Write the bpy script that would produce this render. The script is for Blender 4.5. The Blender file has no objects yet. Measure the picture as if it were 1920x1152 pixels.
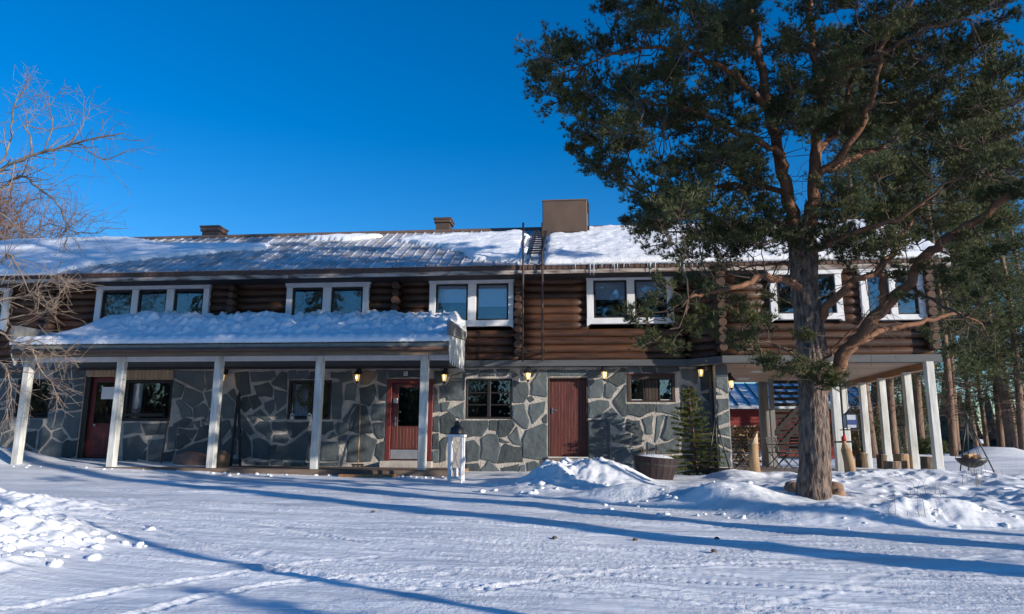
import bpy, math, random
import numpy as np
from mathutils import Vector, Matrix

random.seed(7)
rng = np.random.default_rng(11)
scn = bpy.context.scene
COL = scn.collection
R_ = math.radians

# ------------------------------------------------------------------ camera
FOC, CX, CY = 1350.0, 960.0, 576.0
YAW, PITCH, ROLL = R_(6.1), R_(10.9), R_(0.4)
CAM = np.array([0.0, -19.0, 0.66])
_h = np.array([math.cos(YAW), math.sin(YAW), 0.0])
_f = np.array([-math.sin(YAW), math.cos(YAW), 0.0])
_z = np.array([0.0, 0.0, 1.0])
FW = _f * math.cos(PITCH) + _z * math.sin(PITCH)
_u = -_f * math.sin(PITCH) + _z * math.cos(PITCH)
RT = math.cos(ROLL) * _h + math.sin(ROLL) * _u
UP = -math.sin(ROLL) * _h + math.cos(ROLL) * _u
cd = bpy.data.cameras.new('camera')
cd.sensor_width = 36.0
cd.lens = FOC / 1920.0 * 36.0
cd.clip_start = 0.1
cd.clip_end = 3000.0
cam = bpy.data.objects.new('camera', cd)
COL.objects.link(cam)
M = Matrix.Identity(4)
for i in range(3):
    M[i][0], M[i][1], M[i][2], M[i][3] = RT[i], UP[i], -FW[i], CAM[i]
cam.matrix_world = M
scn.camera = cam

# ------------------------------------------------------------------ light
SUN_EL = 14.0
SD = np.array([0.88, -0.475]); SD /= np.linalg.norm(SD)
world = bpy.data.worlds.new('World')
scn.world = world
world.use_nodes = True
wn = world.node_tree.nodes; wl = world.node_tree.links
bg = wn['Background']
sky = wn.new('ShaderNodeTexSky')
sky.sky_type = 'NISHITA'
sky.sun_disc = False
sky.sun_elevation = R_(SUN_EL)
sky.sun_rotation = math.atan2(SD[0], SD[1])
sky.altitude = 200
sky.air_density = 1.0
sky.dust_density = 0.2
sky.ozone_density = 3.0
hs = wn.new('ShaderNodeHueSaturation')
hs.inputs['Saturation'].default_value = 1.40
hs.inputs['Hue'].default_value = 0.509
wl.new(sky.outputs['Color'], hs.inputs['Color'])
wl.new(hs.outputs['Color'], bg.inputs['Color'])
bg.inputs['Strength'].default_value = 0.15
sd = bpy.data.lights.new('sun', 'SUN')
sd.energy = 4.7
sd.angle = R_(0.5)
sd.color = (1.0, 0.91, 0.80)
sun = bpy.data.objects.new('sun', sd)
COL.objects.link(sun)
_sdir = Vector((SD[0] * math.cos(R_(SUN_EL)), SD[1] * math.cos(R_(SUN_EL)), math.sin(R_(SUN_EL))))
sun.rotation_euler = _sdir.to_track_quat('Z', 'Y').to_euler()
sun.location = (60, -40, 30)
scn.view_settings.view_transform = 'Standard'
scn.view_settings.look = 'None'
scn.view_settings.exposure = 0.30
scn.view_settings.gamma = 1.0
scn.view_settings.use_curve_mapping = False
scn.cycles.max_bounces = 6
scn.cycles.transparent_max_bounces = 12


# ------------------------------------------------------------------ photo measurements -> metres on a known plane
def ray(x, y):
    return FW + RT * (x - CX) / FOC - UP * (y - CY) / FOC


def onY(x, y, Y):
    r = ray(x, y)
    return CAM + r * ((Y - CAM[1]) / r[1])


def onZ(x, y, Z):
    r = ray(x, y)
    return CAM + r * ((Z - CAM[2]) / r[2])


def WX(x, y, Y):
    return float(onY(x, y, Y)[0])


def WZ(x, y, Y):
    return float(onY(x, y, Y)[2])


# ------------------------------------------------------------------ noise
_perm = rng.permutation(512)
_perm = np.concatenate([_perm, _perm, _perm])
_grad = rng.normal(size=(512, 2)); _grad /= np.linalg.norm(_grad, axis=1)[:, None]


def noise2(x, y):
    x = np.asarray(x, float); y = np.asarray(y, float)
    xi = np.floor(x).astype(int); yi = np.floor(y).astype(int)
    fx = x - xi; fy = y - yi
    u = fx * fx * fx * (fx * (fx * 6 - 15) + 10); v = fy * fy * fy * (fy * (fy * 6 - 15) + 10)

    def g(ix, iy, dx, dy):
        k = _grad[_perm[(_perm[ix & 511] + iy) & 511] & 511]
        return k[..., 0] * dx + k[..., 1] * dy
    a = g(xi, yi, fx, fy); b = g(xi + 1, yi, fx - 1, fy)
    c = g(xi, yi + 1, fx, fy - 1); d = g(xi + 1, yi + 1, fx - 1, fy - 1)
    return (a * (1 - u) + b * u) * (1 - v) + (c * (1 - u) + d * u) * v


def fbm(x, y, o=4):
    s = 0; a = 1.0
    for i in range(o):
        s = s + a * noise2(x * 2 ** i + 17.3 * i, y * 2 ** i - 9.1 * i)
        a *= 0.5
    return s


def sm(a, b, x):
    t = np.clip((x - a) / (b - a), 0, 1)
    return t * t * (3 - 2 * t)


# ------------------------------------------------------------------ materials
MATS = {}


def mat(name, c1, c2=None, scale=6.0, stretch=(1, 1, 1), rough=0.7, bump=0.0, bscale=None, metal=0.0, vary=0.0,
        emit=None, spec=0.5, detail=4.0, contrast=0.25, transl=0.0, bdist=0.02):
    m = bpy.data.materials.new(name); MATS[name] = m
    m.use_nodes = True
    n = m.node_tree.nodes; l = m.node_tree.links
    p = n['Principled BSDF']
    p.inputs['Roughness'].default_value = rough
    p.inputs['Metallic'].default_value = metal
    p.inputs['Specular IOR Level'].default_value = spec
    tc = n.new('ShaderNodeTexCoord'); oi = n.new('ShaderNodeObjectInfo')
    mul = n.new('ShaderNodeMath'); mul.operation = 'MULTIPLY'; mul.inputs[1].default_value = 83.0
    l.new(oi.outputs['Random'], mul.inputs[0])
    add = n.new('ShaderNodeVectorMath'); add.operation = 'ADD'
    l.new(tc.outputs['Object'], add.inputs[0]); l.new(mul.outputs[0], add.inputs[1])
    mp = n.new('ShaderNodeMapping'); mp.inputs['Scale'].default_value = stretch
    l.new(add.outputs[0], mp.inputs['Vector'])
    nz = n.new('ShaderNodeTexNoise'); nz.inputs['Scale'].default_value = scale; nz.inputs['Detail'].default_value = detail
    l.new(mp.outputs[0], nz.inputs['Vector'])
    if c2 is None:
        c2 = tuple(v * 0.7 for v in c1)
    rp = n.new('ShaderNodeValToRGB')
    rp.color_ramp.elements[0].position = 0.5 - contrast; rp.color_ramp.elements[1].position = 0.5 + contrast
    rp.color_ramp.elements[0].color = (*c2, 1); rp.color_ramp.elements[1].color = (*c1, 1)
    l.new(nz.outputs['Fac'], rp.inputs['Fac'])
    out = rp.outputs['Color']
    if vary > 0:
        mr = n.new('ShaderNodeMapRange')
        mr.inputs['To Min'].default_value = 1 - vary; mr.inputs['To Max'].default_value = 1 + vary
        l.new(oi.outputs['Random'], mr.inputs['Value'])
        vm = n.new('ShaderNodeVectorMath'); vm.operation = 'SCALE'
        l.new(out, vm.inputs[0]); l.new(mr.outputs[0], vm.inputs['Scale'])
        out = vm.outputs[0]
    l.new(out, p.inputs['Base Color'])
    if bump > 0:
        nb = n.new('ShaderNodeTexNoise'); nb.inputs['Scale'].default_value = bscale or scale * 3; nb.inputs['Detail'].default_value = 5.0
        l.new(mp.outputs[0], nb.inputs['Vector'])
        bp = n.new('ShaderNodeBump'); bp.inputs['Strength'].default_value = bump; bp.inputs['Distance'].default_value = bdist
        l.new(nb.outputs['Fac'], bp.inputs['Height']); l.new(bp.outputs['Normal'], p.inputs['Normal'])
    if emit:
        p.inputs['Emission Color'].default_value = (*emit[0], 1); p.inputs['Emission Strength'].default_value = emit[1]
    if transl > 0:
        tr = n.new('ShaderNodeBsdfTranslucent'); l.new(out, tr.inputs['Color'])
        mx = n.new('ShaderNodeMixShader'); mx.inputs[0].default_value = transl
        l.new(p.outputs[0], mx.inputs[1]); l.new(tr.outputs[0], mx.inputs[2])
        l.new(mx.outputs[0], n['Material Output'].inputs['Surface'])
    return m


def glass_mat(name, refl=0.14, tint=(0.9, 0.95, 1.0), wave=0.02):
    m = bpy.data.materials.new(name); MATS[name] = m
    m.use_nodes = True
    n = m.node_tree.nodes; l = m.node_tree.links
    n.remove(n['Principled BSDF'])
    g = n.new('ShaderNodeBsdfGlossy'); g.inputs['Roughness'].default_value = 0.01
    t = n.new('ShaderNodeBsdfTransparent'); t.inputs['Color'].default_value = (*tint, 1)
    fr = n.new('ShaderNodeFresnel'); fr.inputs['IOR'].default_value = 1.5
    ad = n.new('ShaderNodeMath'); ad.operation = 'ADD'; ad.inputs[1].default_value = refl; ad.use_clamp = True
    l.new(fr.outputs[0], ad.inputs[0])
    mx = n.new('ShaderNodeMixShader'); l.new(ad.outputs[0], mx.inputs[0])
    l.new(t.outputs[0], mx.inputs[1]); l.new(g.outputs[0], mx.inputs[2])
    tc = n.new('ShaderNodeTexCoord'); nz = n.new('ShaderNodeTexNoise'); nz.inputs['Scale'].default_value = 2.2
    l.new(tc.outputs['Object'], nz.inputs['Vector'])
    bp = n.new('ShaderNodeBump'); bp.inputs['Strength'].default_value = 0.25; bp.inputs['Distance'].default_value = wave
    l.new(nz.outputs['Fac'], bp.inputs['Height']); l.new(bp.outputs[0], g.inputs['Normal'])
    l.new(mx.outputs[0], n['Material Output'].inputs['Surface'])
    return m


mat('snow', (0.86, 0.88, 0.90), (0.80, 0.82, 0.85), scale=3, rough=0.55, bump=0.6, bscale=30, spec=0.3, bdist=0.03)
mat('snow_roof', (0.86, 0.88, 0.90), (0.80, 0.82, 0.85), scale=3, rough=0.55, bump=0.45, bscale=14, spec=0.3, bdist=0.03)
mat("log_wood", (0.108, 0.043, 0.017), (0.022, 0.010, 0.007), scale=3.2, stretch=(0.5, 4, 4), rough=0.55, bump=0.5, bscale=9, vary=0.3)
mat('log_end_wood', (0.095, 0.050, 0.030), (0.04, 0.022, 0.015), scale=9, rough=0.75, bump=0.4, vary=0.3)
mat('beam_grey', (0.10, 0.105, 0.105), (0.07, 0.075, 0.08), scale=3, stretch=(0.4, 3, 3), rough=0.7, bump=0.2)
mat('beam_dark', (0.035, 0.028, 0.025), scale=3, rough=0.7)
mat('slate', (0.098, 0.118, 0.120), (0.055, 0.068, 0.074), scale=2.6, rough=0.62, bump=0.8, bscale=6, vary=0.42, bdist=0.04)
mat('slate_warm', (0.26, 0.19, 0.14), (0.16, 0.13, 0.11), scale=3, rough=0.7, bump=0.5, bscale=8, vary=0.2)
mat('mortar', (0.56, 0.50, 0.43), (0.31, 0.29, 0.27), scale=5, rough=0.9, bump=0.8, bscale=26, bdist=0.03)
mat('white_paint', (0.78, 0.79, 0.80), (0.62, 0.63, 0.64), scale=5, stretch=(1, 1, 0.3), rough=0.5, bump=0.15, contrast=0.3)
mat('white_worn', (0.72, 0.73, 0.70), (0.42, 0.41, 0.36), scale=6, stretch=(1.5, 1.5, 0.25), rough=0.65, bump=0.3, contrast=0.2)
mat('white_plank', (0.66, 0.68, 0.66), (0.48, 0.50, 0.48), scale=5, stretch=(2, 2, 0.3), rough=0.6, bump=0.2, vary=0.12)
mat('fascia_brown', (0.12, 0.065, 0.045), (0.055, 0.03, 0.025), scale=6, stretch=(0.4, 2, 2), rough=0.7, bump=0.3)
mat('fascia_worn', (0.42, 0.37, 0.33), (0.10, 0.06, 0.045), scale=4, stretch=(0.5, 3, 3), rough=0.75, bump=0.3, contrast=0.12)
mat('edge_green', (0.20, 0.22, 0.19), (0.13, 0.14, 0.13), scale=5, rough=0.55)
mat('fascia_olive', (0.20, 0.14, 0.085), (0.12, 0.085, 0.06), scale=4, stretch=(0.4, 2, 2), rough=0.7)
mat('roof_metal', (0.60, 0.62, 0.65), (0.20, 0.185, 0.18), scale=1.7, rough=0.38, bump=0.12, bscale=5, vary=0.14, metal=0.0)
mat('ridge_brown', (0.16, 0.11, 0.085), scale=4, rough=0.6)
mat('chimney_metal', (0.115, 0.075, 0.05), (0.075, 0.05, 0.036), scale=2.5, stretch=(1, 1, 0.5), rough=0.55, vary=0.1)
mat('chimney_brick', (0.22, 0.13, 0.10), (0.14, 0.085, 0.07), scale=8, rough=0.8)
mat('dark_metal', (0.03, 0.03, 0.033), (0.02, 0.02, 0.022), rough=0.45)
mat('ladder_brown', (0.07, 0.045, 0.035), rough=0.6)
mat('door_red', (0.16, 0.022, 0.02), (0.10, 0.014, 0.013), scale=5, stretch=(3, 3, 0.3), rough=0.5, bump=0.2)
mat('door_brown_red', (0.145, 0.036, 0.025), (0.065, 0.018, 0.014), scale=6, stretch=(3, 3, 0.25), rough=0.5, bump=0.3, vary=0.15)
mat('frame_dark', (0.02, 0.015, 0.013), (0.012, 0.010, 0.009), rough=0.55)
mat('frame_brown', (0.06, 0.034, 0.021), (0.03, 0.019, 0.014), scale=6, stretch=(2, 2, 0.4), rough=0.65)
mat('shutter_brown', (0.07, 0.043, 0.028), (0.028, 0.019, 0.014), scale=7, stretch=(3, 3, 0.3), rough=0.7, vary=0.2)
mat('pale_wood', (0.48, 0.33, 0.20), (0.36, 0.24, 0.145), scale=5, stretch=(2, 2, 0.4), rough=0.65, vary=0.12)
mat('soffit_wood', (0.52, 0.37, 0.25), (0.42, 0.29, 0.19), scale=4, stretch=(3, 0.4, 3), rough=0.6, vary=0.1)
mat('orange_wood', (0.38, 0.19, 0.07), (0.20, 0.10, 0.045), scale=5, stretch=(3, 0.4, 3), rough=0.6)
mat('deck_wood', (0.20, 0.14, 0.10), (0.11, 0.08, 0.062), scale=5, stretch=(0.4, 3, 3), rough=0.8, bump=0.3, vary=0.2)
mat('raw_wood', (0.42, 0.27, 0.14), (0.27, 0.165, 0.085), scale=5, stretch=(2, 2, 0.4), rough=0.75, bump=0.3, vary=0.12)
mat('cut_wood', (0.50, 0.36, 0.22), (0.36, 0.24, 0.14), scale=14, rough=0.8, vary=0.25)
mat('bark_grey', (0.24, 0.175, 0.135), (0.05, 0.038, 0.034), scale=12, stretch=(1.6, 1.6, 0.5), rough=0.9, bump=1.0, bscale=12, bdist=0.10, contrast=0.13)
mat('bark_mid', (0.24, 0.15, 0.10), (0.11, 0.07, 0.05), scale=7, stretch=(1, 1, 0.4), rough=0.9, bump=0.8, bscale=14, bdist=0.04)
mat('bark_orange', (0.23, 0.105, 0.05), (0.10, 0.046, 0.026), scale=8, stretch=(1, 1, 0.5), rough=0.85, bump=0.6, bscale=16, bdist=0.03)
mat('bark_stump', (0.20, 0.145, 0.10), (0.09, 0.065, 0.05), scale=8, stretch=(1.5, 1.5, 0.3), rough=0.9, bump=0.8, vary=0.2)
mat('twig_pine', (0.12, 0.075, 0.05), (0.06, 0.04, 0.03), scale=10, rough=0.9)
mat('twig_bare', (0.34, 0.27, 0.20), (0.14, 0.095, 0.075), scale=5, rough=0.9)
mat('twig_rust', (0.26, 0.14, 0.07), (0.12, 0.07, 0.04), scale=2, rough=0.9)
mat('needles', (0.115, 0.122, 0.034), (0.036, 0.052, 0.020), scale=1.1, rough=0.6, transl=0.25, contrast=0.2, detail=6)
mat('needles_far', (0.10, 0.115, 0.038), (0.045, 0.062, 0.025), scale=0.7, rough=0.7, transl=0.25, vary=0.25)
mat('spruce_needles', (0.19, 0.20, 0.045), (0.08, 0.105, 0.03), scale=2.0, rough=0.6, transl=0.2)
mat('far_forest', (0.05, 0.055, 0.035), (0.028, 0.035, 0.025), scale=0.3, rough=0.9)
mat('boulder', (0.30, 0.18, 0.14), (0.17, 0.105, 0.085), scale=6, rough=0.8, bump=0.6, bscale=14)
mat('rock_orange', (0.34, 0.21, 0.12), (0.20, 0.12, 0.08), scale=7, rough=0.8, bump=0.5, vary=0.2)
mat('barrel_wood', (0.036, 0.017, 0.018), (0.018, 0.010, 0.011), scale=5, stretch=(2, 2, 0.4), rough=0.75, bump=0.3, vary=0.2)
mat('steel', (0.55, 0.55, 0.55), rough=0.3, metal=0.9)
mat('galvanized', (0.40, 0.41, 0.42), (0.32, 0.33, 0.34), rough=0.4, metal=0.5)
mat('paper', (0.8, 0.8, 0.8), (0.74, 0.75, 0.76), rough=0.8)
mat('curtain_cloth', (0.62, 0.62, 0.60), (0.5, 0.5, 0.49), scale=5, stretch=(6, 6, 0.2), rough=0.9)
mat('blind_cloth', (0.86, 0.88, 0.90), (0.82, 0.84, 0.86), rough=0.8)
mat('room_dark', (0.06, 0.055, 0.05), rough=0.9)
mat('flower_red', (0.40, 0.03, 0.03), (0.2, 0.02, 0.02), scale=20, rough=0.7)
mat('leaf_green', (0.06, 0.10, 0.03), rough=0.7)
mat('red_siding', (0.26, 0.035, 0.026), (0.17, 0.024, 0.02), scale=4, stretch=(0.5, 2, 2), rough=0.75, vary=0.15)
mat('shed_roof', (0.86, 0.86, 0.86), (0.66, 0.67, 0.68), scale=2.5, rough=0.9, vary=0.12)
mat('seam_dark', (0.06, 0.065, 0.075), rough=0.6)
mat('slat_black', (0.022, 0.02, 0.02), rough=0.7)
mat('grey_post', (0.24, 0.24, 0.225), (0.16, 0.16, 0.15), scale=5, stretch=(2, 2, 0.3), rough=0.75)
mat('terrace_floor', (0.26, 0.20, 0.17), (0.15, 0.12, 0.11), scale=4, stretch=(0.4, 3, 3), rough=0.85, vary=0.2)
mat('lamp_glass', (0.9, 0.75, 0.4), rough=0.4, emit=((1.0, 0.66, 0.22), 0.5))
mat('bulb', (1, 0.9, 0.7), rough=0.4, emit=((1.0, 0.80, 0.40), 6.0))
mat('ice', (0.62, 0.72, 0.82), (0.5, 0.6, 0.7), rough=0.15, spec=0.6)
mat('grass_dry', (0.26, 0.19, 0.10), rough=0.9)
mat('feeder_panel', (0.55, 0.58, 0.62), (0.42, 0.45, 0.5), rough=0.4)
mat('blue_ink', (0.05, 0.08, 0.25), rough=0.8)
mat('cap_red', (0.45, 0.03, 0.025), rough=0.7)
glass_mat('pane_glass', 0.04)
glass_mat('pane_glass_up', 0.12)
glass_mat('lantern_glass', 0.03)

def snow_drive():
    """packed snow of the yard: streaky icy and powdery patches along the driving direction"""
    m = bpy.data.materials.new('snow_drive'); MATS['snow_drive'] = m
    m.use_nodes = True
    n = m.node_tree.nodes; l = m.node_tree.links
    p = n['Principled BSDF']; p.inputs['Specular IOR Level'].default_value = 0.35
    tc = n.new('ShaderNodeTexCoord')

    def noise(scale, stretch, rot=0.26, detail=5.0, rough=0.6):
        mp = n.new('ShaderNodeMapping'); mp.inputs['Rotation'].default_value = (0, 0, rot); mp.inputs['Scale'].default_value = stretch
        l.new(tc.outputs['Object'], mp.inputs['Vector'])
        z = n.new('ShaderNodeTexNoise'); z.inputs['Scale'].default_value = scale; z.inputs['Detail'].default_value = detail; z.inputs['Roughness'].default_value = rough
        l.new(mp.outputs[0], z.inputs['Vector'])
        return z.outputs['Fac']

    def math_(op, a, b):
        k = n.new('ShaderNodeMath'); k.operation = op
        for i, v in enumerate((a, b)):
            if isinstance(v, (int, float)): k.inputs[i].default_value = v
            else: l.new(v, k.inputs[i])
        return k.outputs[0]

    def ramp(v, a, b):
        r = n.new('ShaderNodeMapRange'); r.interpolation_type = 'SMOOTHSTEP'
        r.inputs['From Min'].default_value = a; r.inputs['From Max'].default_value = b
        l.new(v, r.inputs['Value']); return r.outputs[0]
    st1 = noise(1.0, (0.22, 2.6, 1)); st2 = noise(1.0, (0.5, 9.0, 1)); blot = noise(0.55, (1, 1, 1), 0, 3)
    grain = noise(22, (1, 1, 1), 0, 4, .7); coarse = noise(7, (1, 1.4, 1), .26, 4)
    mixv = math_('ADD', math_('MULTIPLY', st1, .6), math_('MULTIPLY', st2, .4))
    f = ramp(mixv, .36, .62)
    cr = n.new('ShaderNodeMix'); cr.data_type = 'RGBA'
    cr.inputs['A'].default_value = (0.66, 0.68, 0.71, 1); cr.inputs['B'].default_value = (0.90, 0.91, 0.92, 1)
    l.new(f, cr.inputs['Factor']); l.new(cr.outputs['Result'], p.inputs['Base Color'])
    r2 = n.new('ShaderNodeMapRange'); r2.inputs['To Min'].default_value = .42; r2.inputs['To Max'].default_value = .75
    l.new(f, r2.inputs['Value']); l.new(r2.outputs[0], p.inputs['Roughness'])
    amp = ramp(blot, .38, .62)
    hgt = math_('ADD', math_('MULTIPLY', math_('MULTIPLY', grain, .55), math_('ADD', amp, .25)), math_('MULTIPLY', coarse, .22))
    hgt = math_('ADD', hgt, math_('MULTIPLY', st2, .9))
    b = n.new('ShaderNodeBump'); b.inputs['Strength'].default_value = .8; b.inputs['Distance'].default_value = .035
    l.new(hgt, b.inputs['Height']); l.new(b.outputs[0], p.inputs['Normal'])


snow_drive()
WLOC = {}


def tag(o, label=None, cat=None, group=None, kind=None):
    if label: o['label'] = label
    if cat: o['category'] = cat
    if group: o['group'] = group
    if kind: o['kind'] = kind
    return o


def empty(name, loc, label=None, cat=None, group=None):
    o = bpy.data.objects.new(name, None)
    o.empty_display_size = 0.2
    COL.objects.link(o)
    o.location = loc
    WLOC[o.name] = np.array(loc, float)
    return tag(o, label, cat, group)


def np_mesh(name, V, T, mats=None, mi=None, smooth=False):
    """mesh from numpy arrays, T is (n,3) or (n,4)"""
    me = bpy.data.meshes.new(name)
    V = np.asarray(V, np.float32); T = np.asarray(T, np.int32)
    k = T.shape[1]
    me.vertices.add(len(V)); me.vertices.foreach_set('co', V.ravel())
    me.loops.add(T.size); me.loops.foreach_set('vertex_index', T.ravel())
    me.polygons.add(len(T))
    me.polygons.foreach_set('loop_start', np.arange(0, T.size, k, dtype=np.int32))
    if mats:
        for m in mats:
            me.materials.append(MATS[m])
    if mi is not None:
        me.polygons.foreach_set('material_index', np.asarray(mi, np.int32))
    me.update(calc_edges=True)
    me.polygons.foreach_set('use_smooth', np.full(len(T), smooth))
    return me


def link(name, me, parent=None, wloc=None, local=None):
    o = bpy.data.objects.new(name, me)
    COL.objects.link(o)
    if local is not None:
        o.location = local
        base = WLOC[parent.name] if parent else np.zeros(3)
        WLOC[o.name] = base + np.array(local, float)
    else:
        w = np.array(wloc if wloc is not None else (0, 0, 0), float)
        WLOC[o.name] = w
        o.location = w - (WLOC[parent.name] if parent else np.zeros(3))
    if parent:
        o.parent = parent
    return o


class MB:
    def __init__(s):
        s.v = []; s.f = []

    def add(s, vs, fs):
        b = len(s.v)
        s.v += [tuple(map(float, p)) for p in vs]
        s.f += [tuple(b + i for i in f) for f in fs]
        return s

    def box(s, x0, x1, y0, y1, z0, z1):
        return s.add([(x0, y0, z0), (x1, y0, z0), (x1, y1, z0), (x0, y1, z0), (x0, y0, z1), (x1, y0, z1), (x1, y1, z1), (x0, y1, z1)],
                     [(3, 2, 1, 0), (4, 5, 6, 7), (0, 1, 5, 4), (1, 2, 6, 5), (2, 3, 7, 6), (3, 0, 4, 7)])

    def bbox(s, x0, x1, y0, y1, z0, z1, b=0.008):
        """box with bevelled edges on the front (-Y) face"""
        vs = [(x0, y1, z0), (x1, y1, z0), (x1, y1, z1), (x0, y1, z1),
              (x0, y0 + b, z0), (x1, y0 + b, z0), (x1, y0 + b, z1), (x0, y0 + b, z1),
              (x0 + b, y0, z0 + b), (x1 - b, y0, z0 + b), (x1 - b, y0, z1 - b), (x0 + b, y0, z1 - b)]
        fs = [(0, 3, 2, 1)]
        for k in range(4):
            j = (k + 1) % 4
            fs += [(k, j, 4 + j, 4 + k), (4 + k, 4 + j, 8 + j, 8 + k)]
        fs.append((8, 9, 10, 11))
        return s.add(vs, fs)

    def ring(s, pts, radii, n=8, cap=True, wob=0.0):
        pts = [np.array(p, float) for p in pts]
        m = len(pts)
        if np.isscalar(radii): radii = [radii] * m
        vs = []; fs = []
        prev = None
        for i, p in enumerate(pts):
            t = pts[min(i + 1, m - 1)] - pts[max(i - 1, 0)]
            L = np.linalg.norm(t); t = t / L if L > 1e-9 else np.array([0, 0, 1.0])
            if prev is None:
                a = np.cross(t, [0, 0, 1.0] if abs(t[2]) < 0.9 else [0, 1.0, 0])
            else:
                a = prev - t * (prev @ t)
            a /= (np.linalg.norm(a) or 1); prev = a
            b = np.cross(t, a)
            for k in range(n):
                q = 2 * math.pi * k / n
                r = radii[i] * (1 + (wob * (random.random() - 0.5) if wob else 0))
                vs.append(p + (a * math.cos(q) + b * math.sin(q)) * r)
        for i in range(m - 1):
            for k in range(n):
                j = (k + 1) % n
                fs.append((i * n + k, i * n + j, (i + 1) * n + j, (i + 1) * n + k))
        if cap:
            fs.append(tuple(range(n - 1, -1, -1)))
            fs.append(tuple((m - 1) * n + k for k in range(n)))
        return s.add(vs, fs)

    def lathe(s, c, prof, n=12, rot=0.0):
        """prof: list of (r, z)"""
        vs = []; fs = []
        for r, z in prof:
            for k in range(n):
                q = rot + 2 * math.pi * k / n
                vs.append((c[0] + r * math.cos(q), c[1] + r * math.sin(q), c[2] + z))
        m = len(prof)
        for i in range(m - 1):
            for k in range(n):
                j = (k + 1) % n
                fs.append((i * n + k, i * n + j, (i + 1) * n + j, (i + 1) * n + k))
        fs.append(tuple(range(n - 1, -1, -1)))
        fs.append(tuple((m - 1) * n + k for k in range(n)))
        return s.add(vs, fs)

    def prism(s, poly, y0, y1, bev=0.0, ax='y'):
        """poly: ccw list of (x,z); front face at y0 (towards -Y), optional bevel"""
        n = len(poly)
        P = np.array(poly, float)
        c = P.mean(0)
        vs = [(p[0], y1, p[1]) for p in P]
        fs = []
        if bev > 0:
            vs += [(p[0], y0 + bev * 0.7, p[1]) for p in P]
            Q = []
            for p in P:
                d = c - p; L = np.linalg.norm(d) or 1
                Q.append(p + d / L * min(bev * 1.4, L * 0.3))
            vs += [(p[0], y0, p[1]) for p in Q]
            for k in range(n):
                j = (k + 1) % n
                fs += [(k, n + k, n + j, j), (n + k, 2 * n + k, 2 * n + j, n + j)]
            fs.append(tuple(2 * n + k for k in range(n)))
        else:
            vs += [(p[0], y0, p[1]) for p in P]
            for k in range(n):
                j = (k + 1) % n
                fs.append((k, n + k, n + j, j))
            fs.append(tuple(n + k for k in range(n)))
        fs.append(tuple(range(n - 1, -1, -1)))
        if ax == 'x':
            vs = [(v[1], v[0], v[2]) for v in vs]
            fs = [tuple(reversed(f)) for f in fs]
        return s.add(vs, fs)

    def build(s, name, m, parent=None, smooth=False, local=False, label=None):
        V = np.array(s.v, float)
        if local:
            c = np.zeros(3)
        else:
            c = (V.min(0) + V.max(0)) / 2
        me = bpy.data.meshes.new(name)
        me.from_pydata([tuple(p) for p in (V - c)], [], s.f)
        me.materials.append(MATS[m])
        if smooth:
            me.polygons.foreach_set('use_smooth', [True] * len(me.polygons))
        me.update()
        o = link(name, me, parent, local=(0, 0, 0)) if local else link(name, me, parent, wloc=c)
        if label: o['label'] = label
        return o


def copy_tree(o, parent=None):
    c = o.copy(); COL.objects.link(c)
    if parent: c.parent = parent
    for ch in list(o.children):
        copy_tree(ch, c)
    return c


# ------------------------------------------------------------------ the ground
def road_edge(x):
    """Y of the border between the driven snow and the banks on the right"""
    xs = np.array([-40, -12, -6, -2.6, -1.2, 0.4, 1.6, 2.6, 3.6, 5.0, 9, 16, 40.])
    ys = np.array([-0.5, -2.6, -2.8, -3.2, -6.2, -6.9, -7.7, -8.6, -9.0, -9.1, -9.0, -8.6, -7])
    return np.interp(x, xs, ys)


def bump(x, y, cx, cy, rx, ry, h, rot=0.0, p=1.0):
    dx = x - cx; dy = y - cy
    c, s = math.cos(rot), math.sin(rot)
    a = (dx * c + dy * s) / rx; b = (-dx * s + dy * c) / ry
    return h * np.exp(-np.power(a * a + b * b, p))


TRACKS = []


def base_z(x, y):
    x = np.asarray(x, float); y = np.asarray(y, float)
    z = -0.75 + 0.0417 * (np.clip(y, -60, -1.0) + 19)
    z = np.where(y < -19, -0.75 + 0.02 * (y.clip(-60, -19) + 19), z)
    z = z + 0.2 * sm(5, 15, -x) * sm(-4.5, -1.0, y) * sm(12, 4, y)
    z = z + 0.06 * sm(-1, 2, y) * sm(3, 8, x)
    z = z - 0.25 * sm(20, 60, y)
    return z


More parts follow.
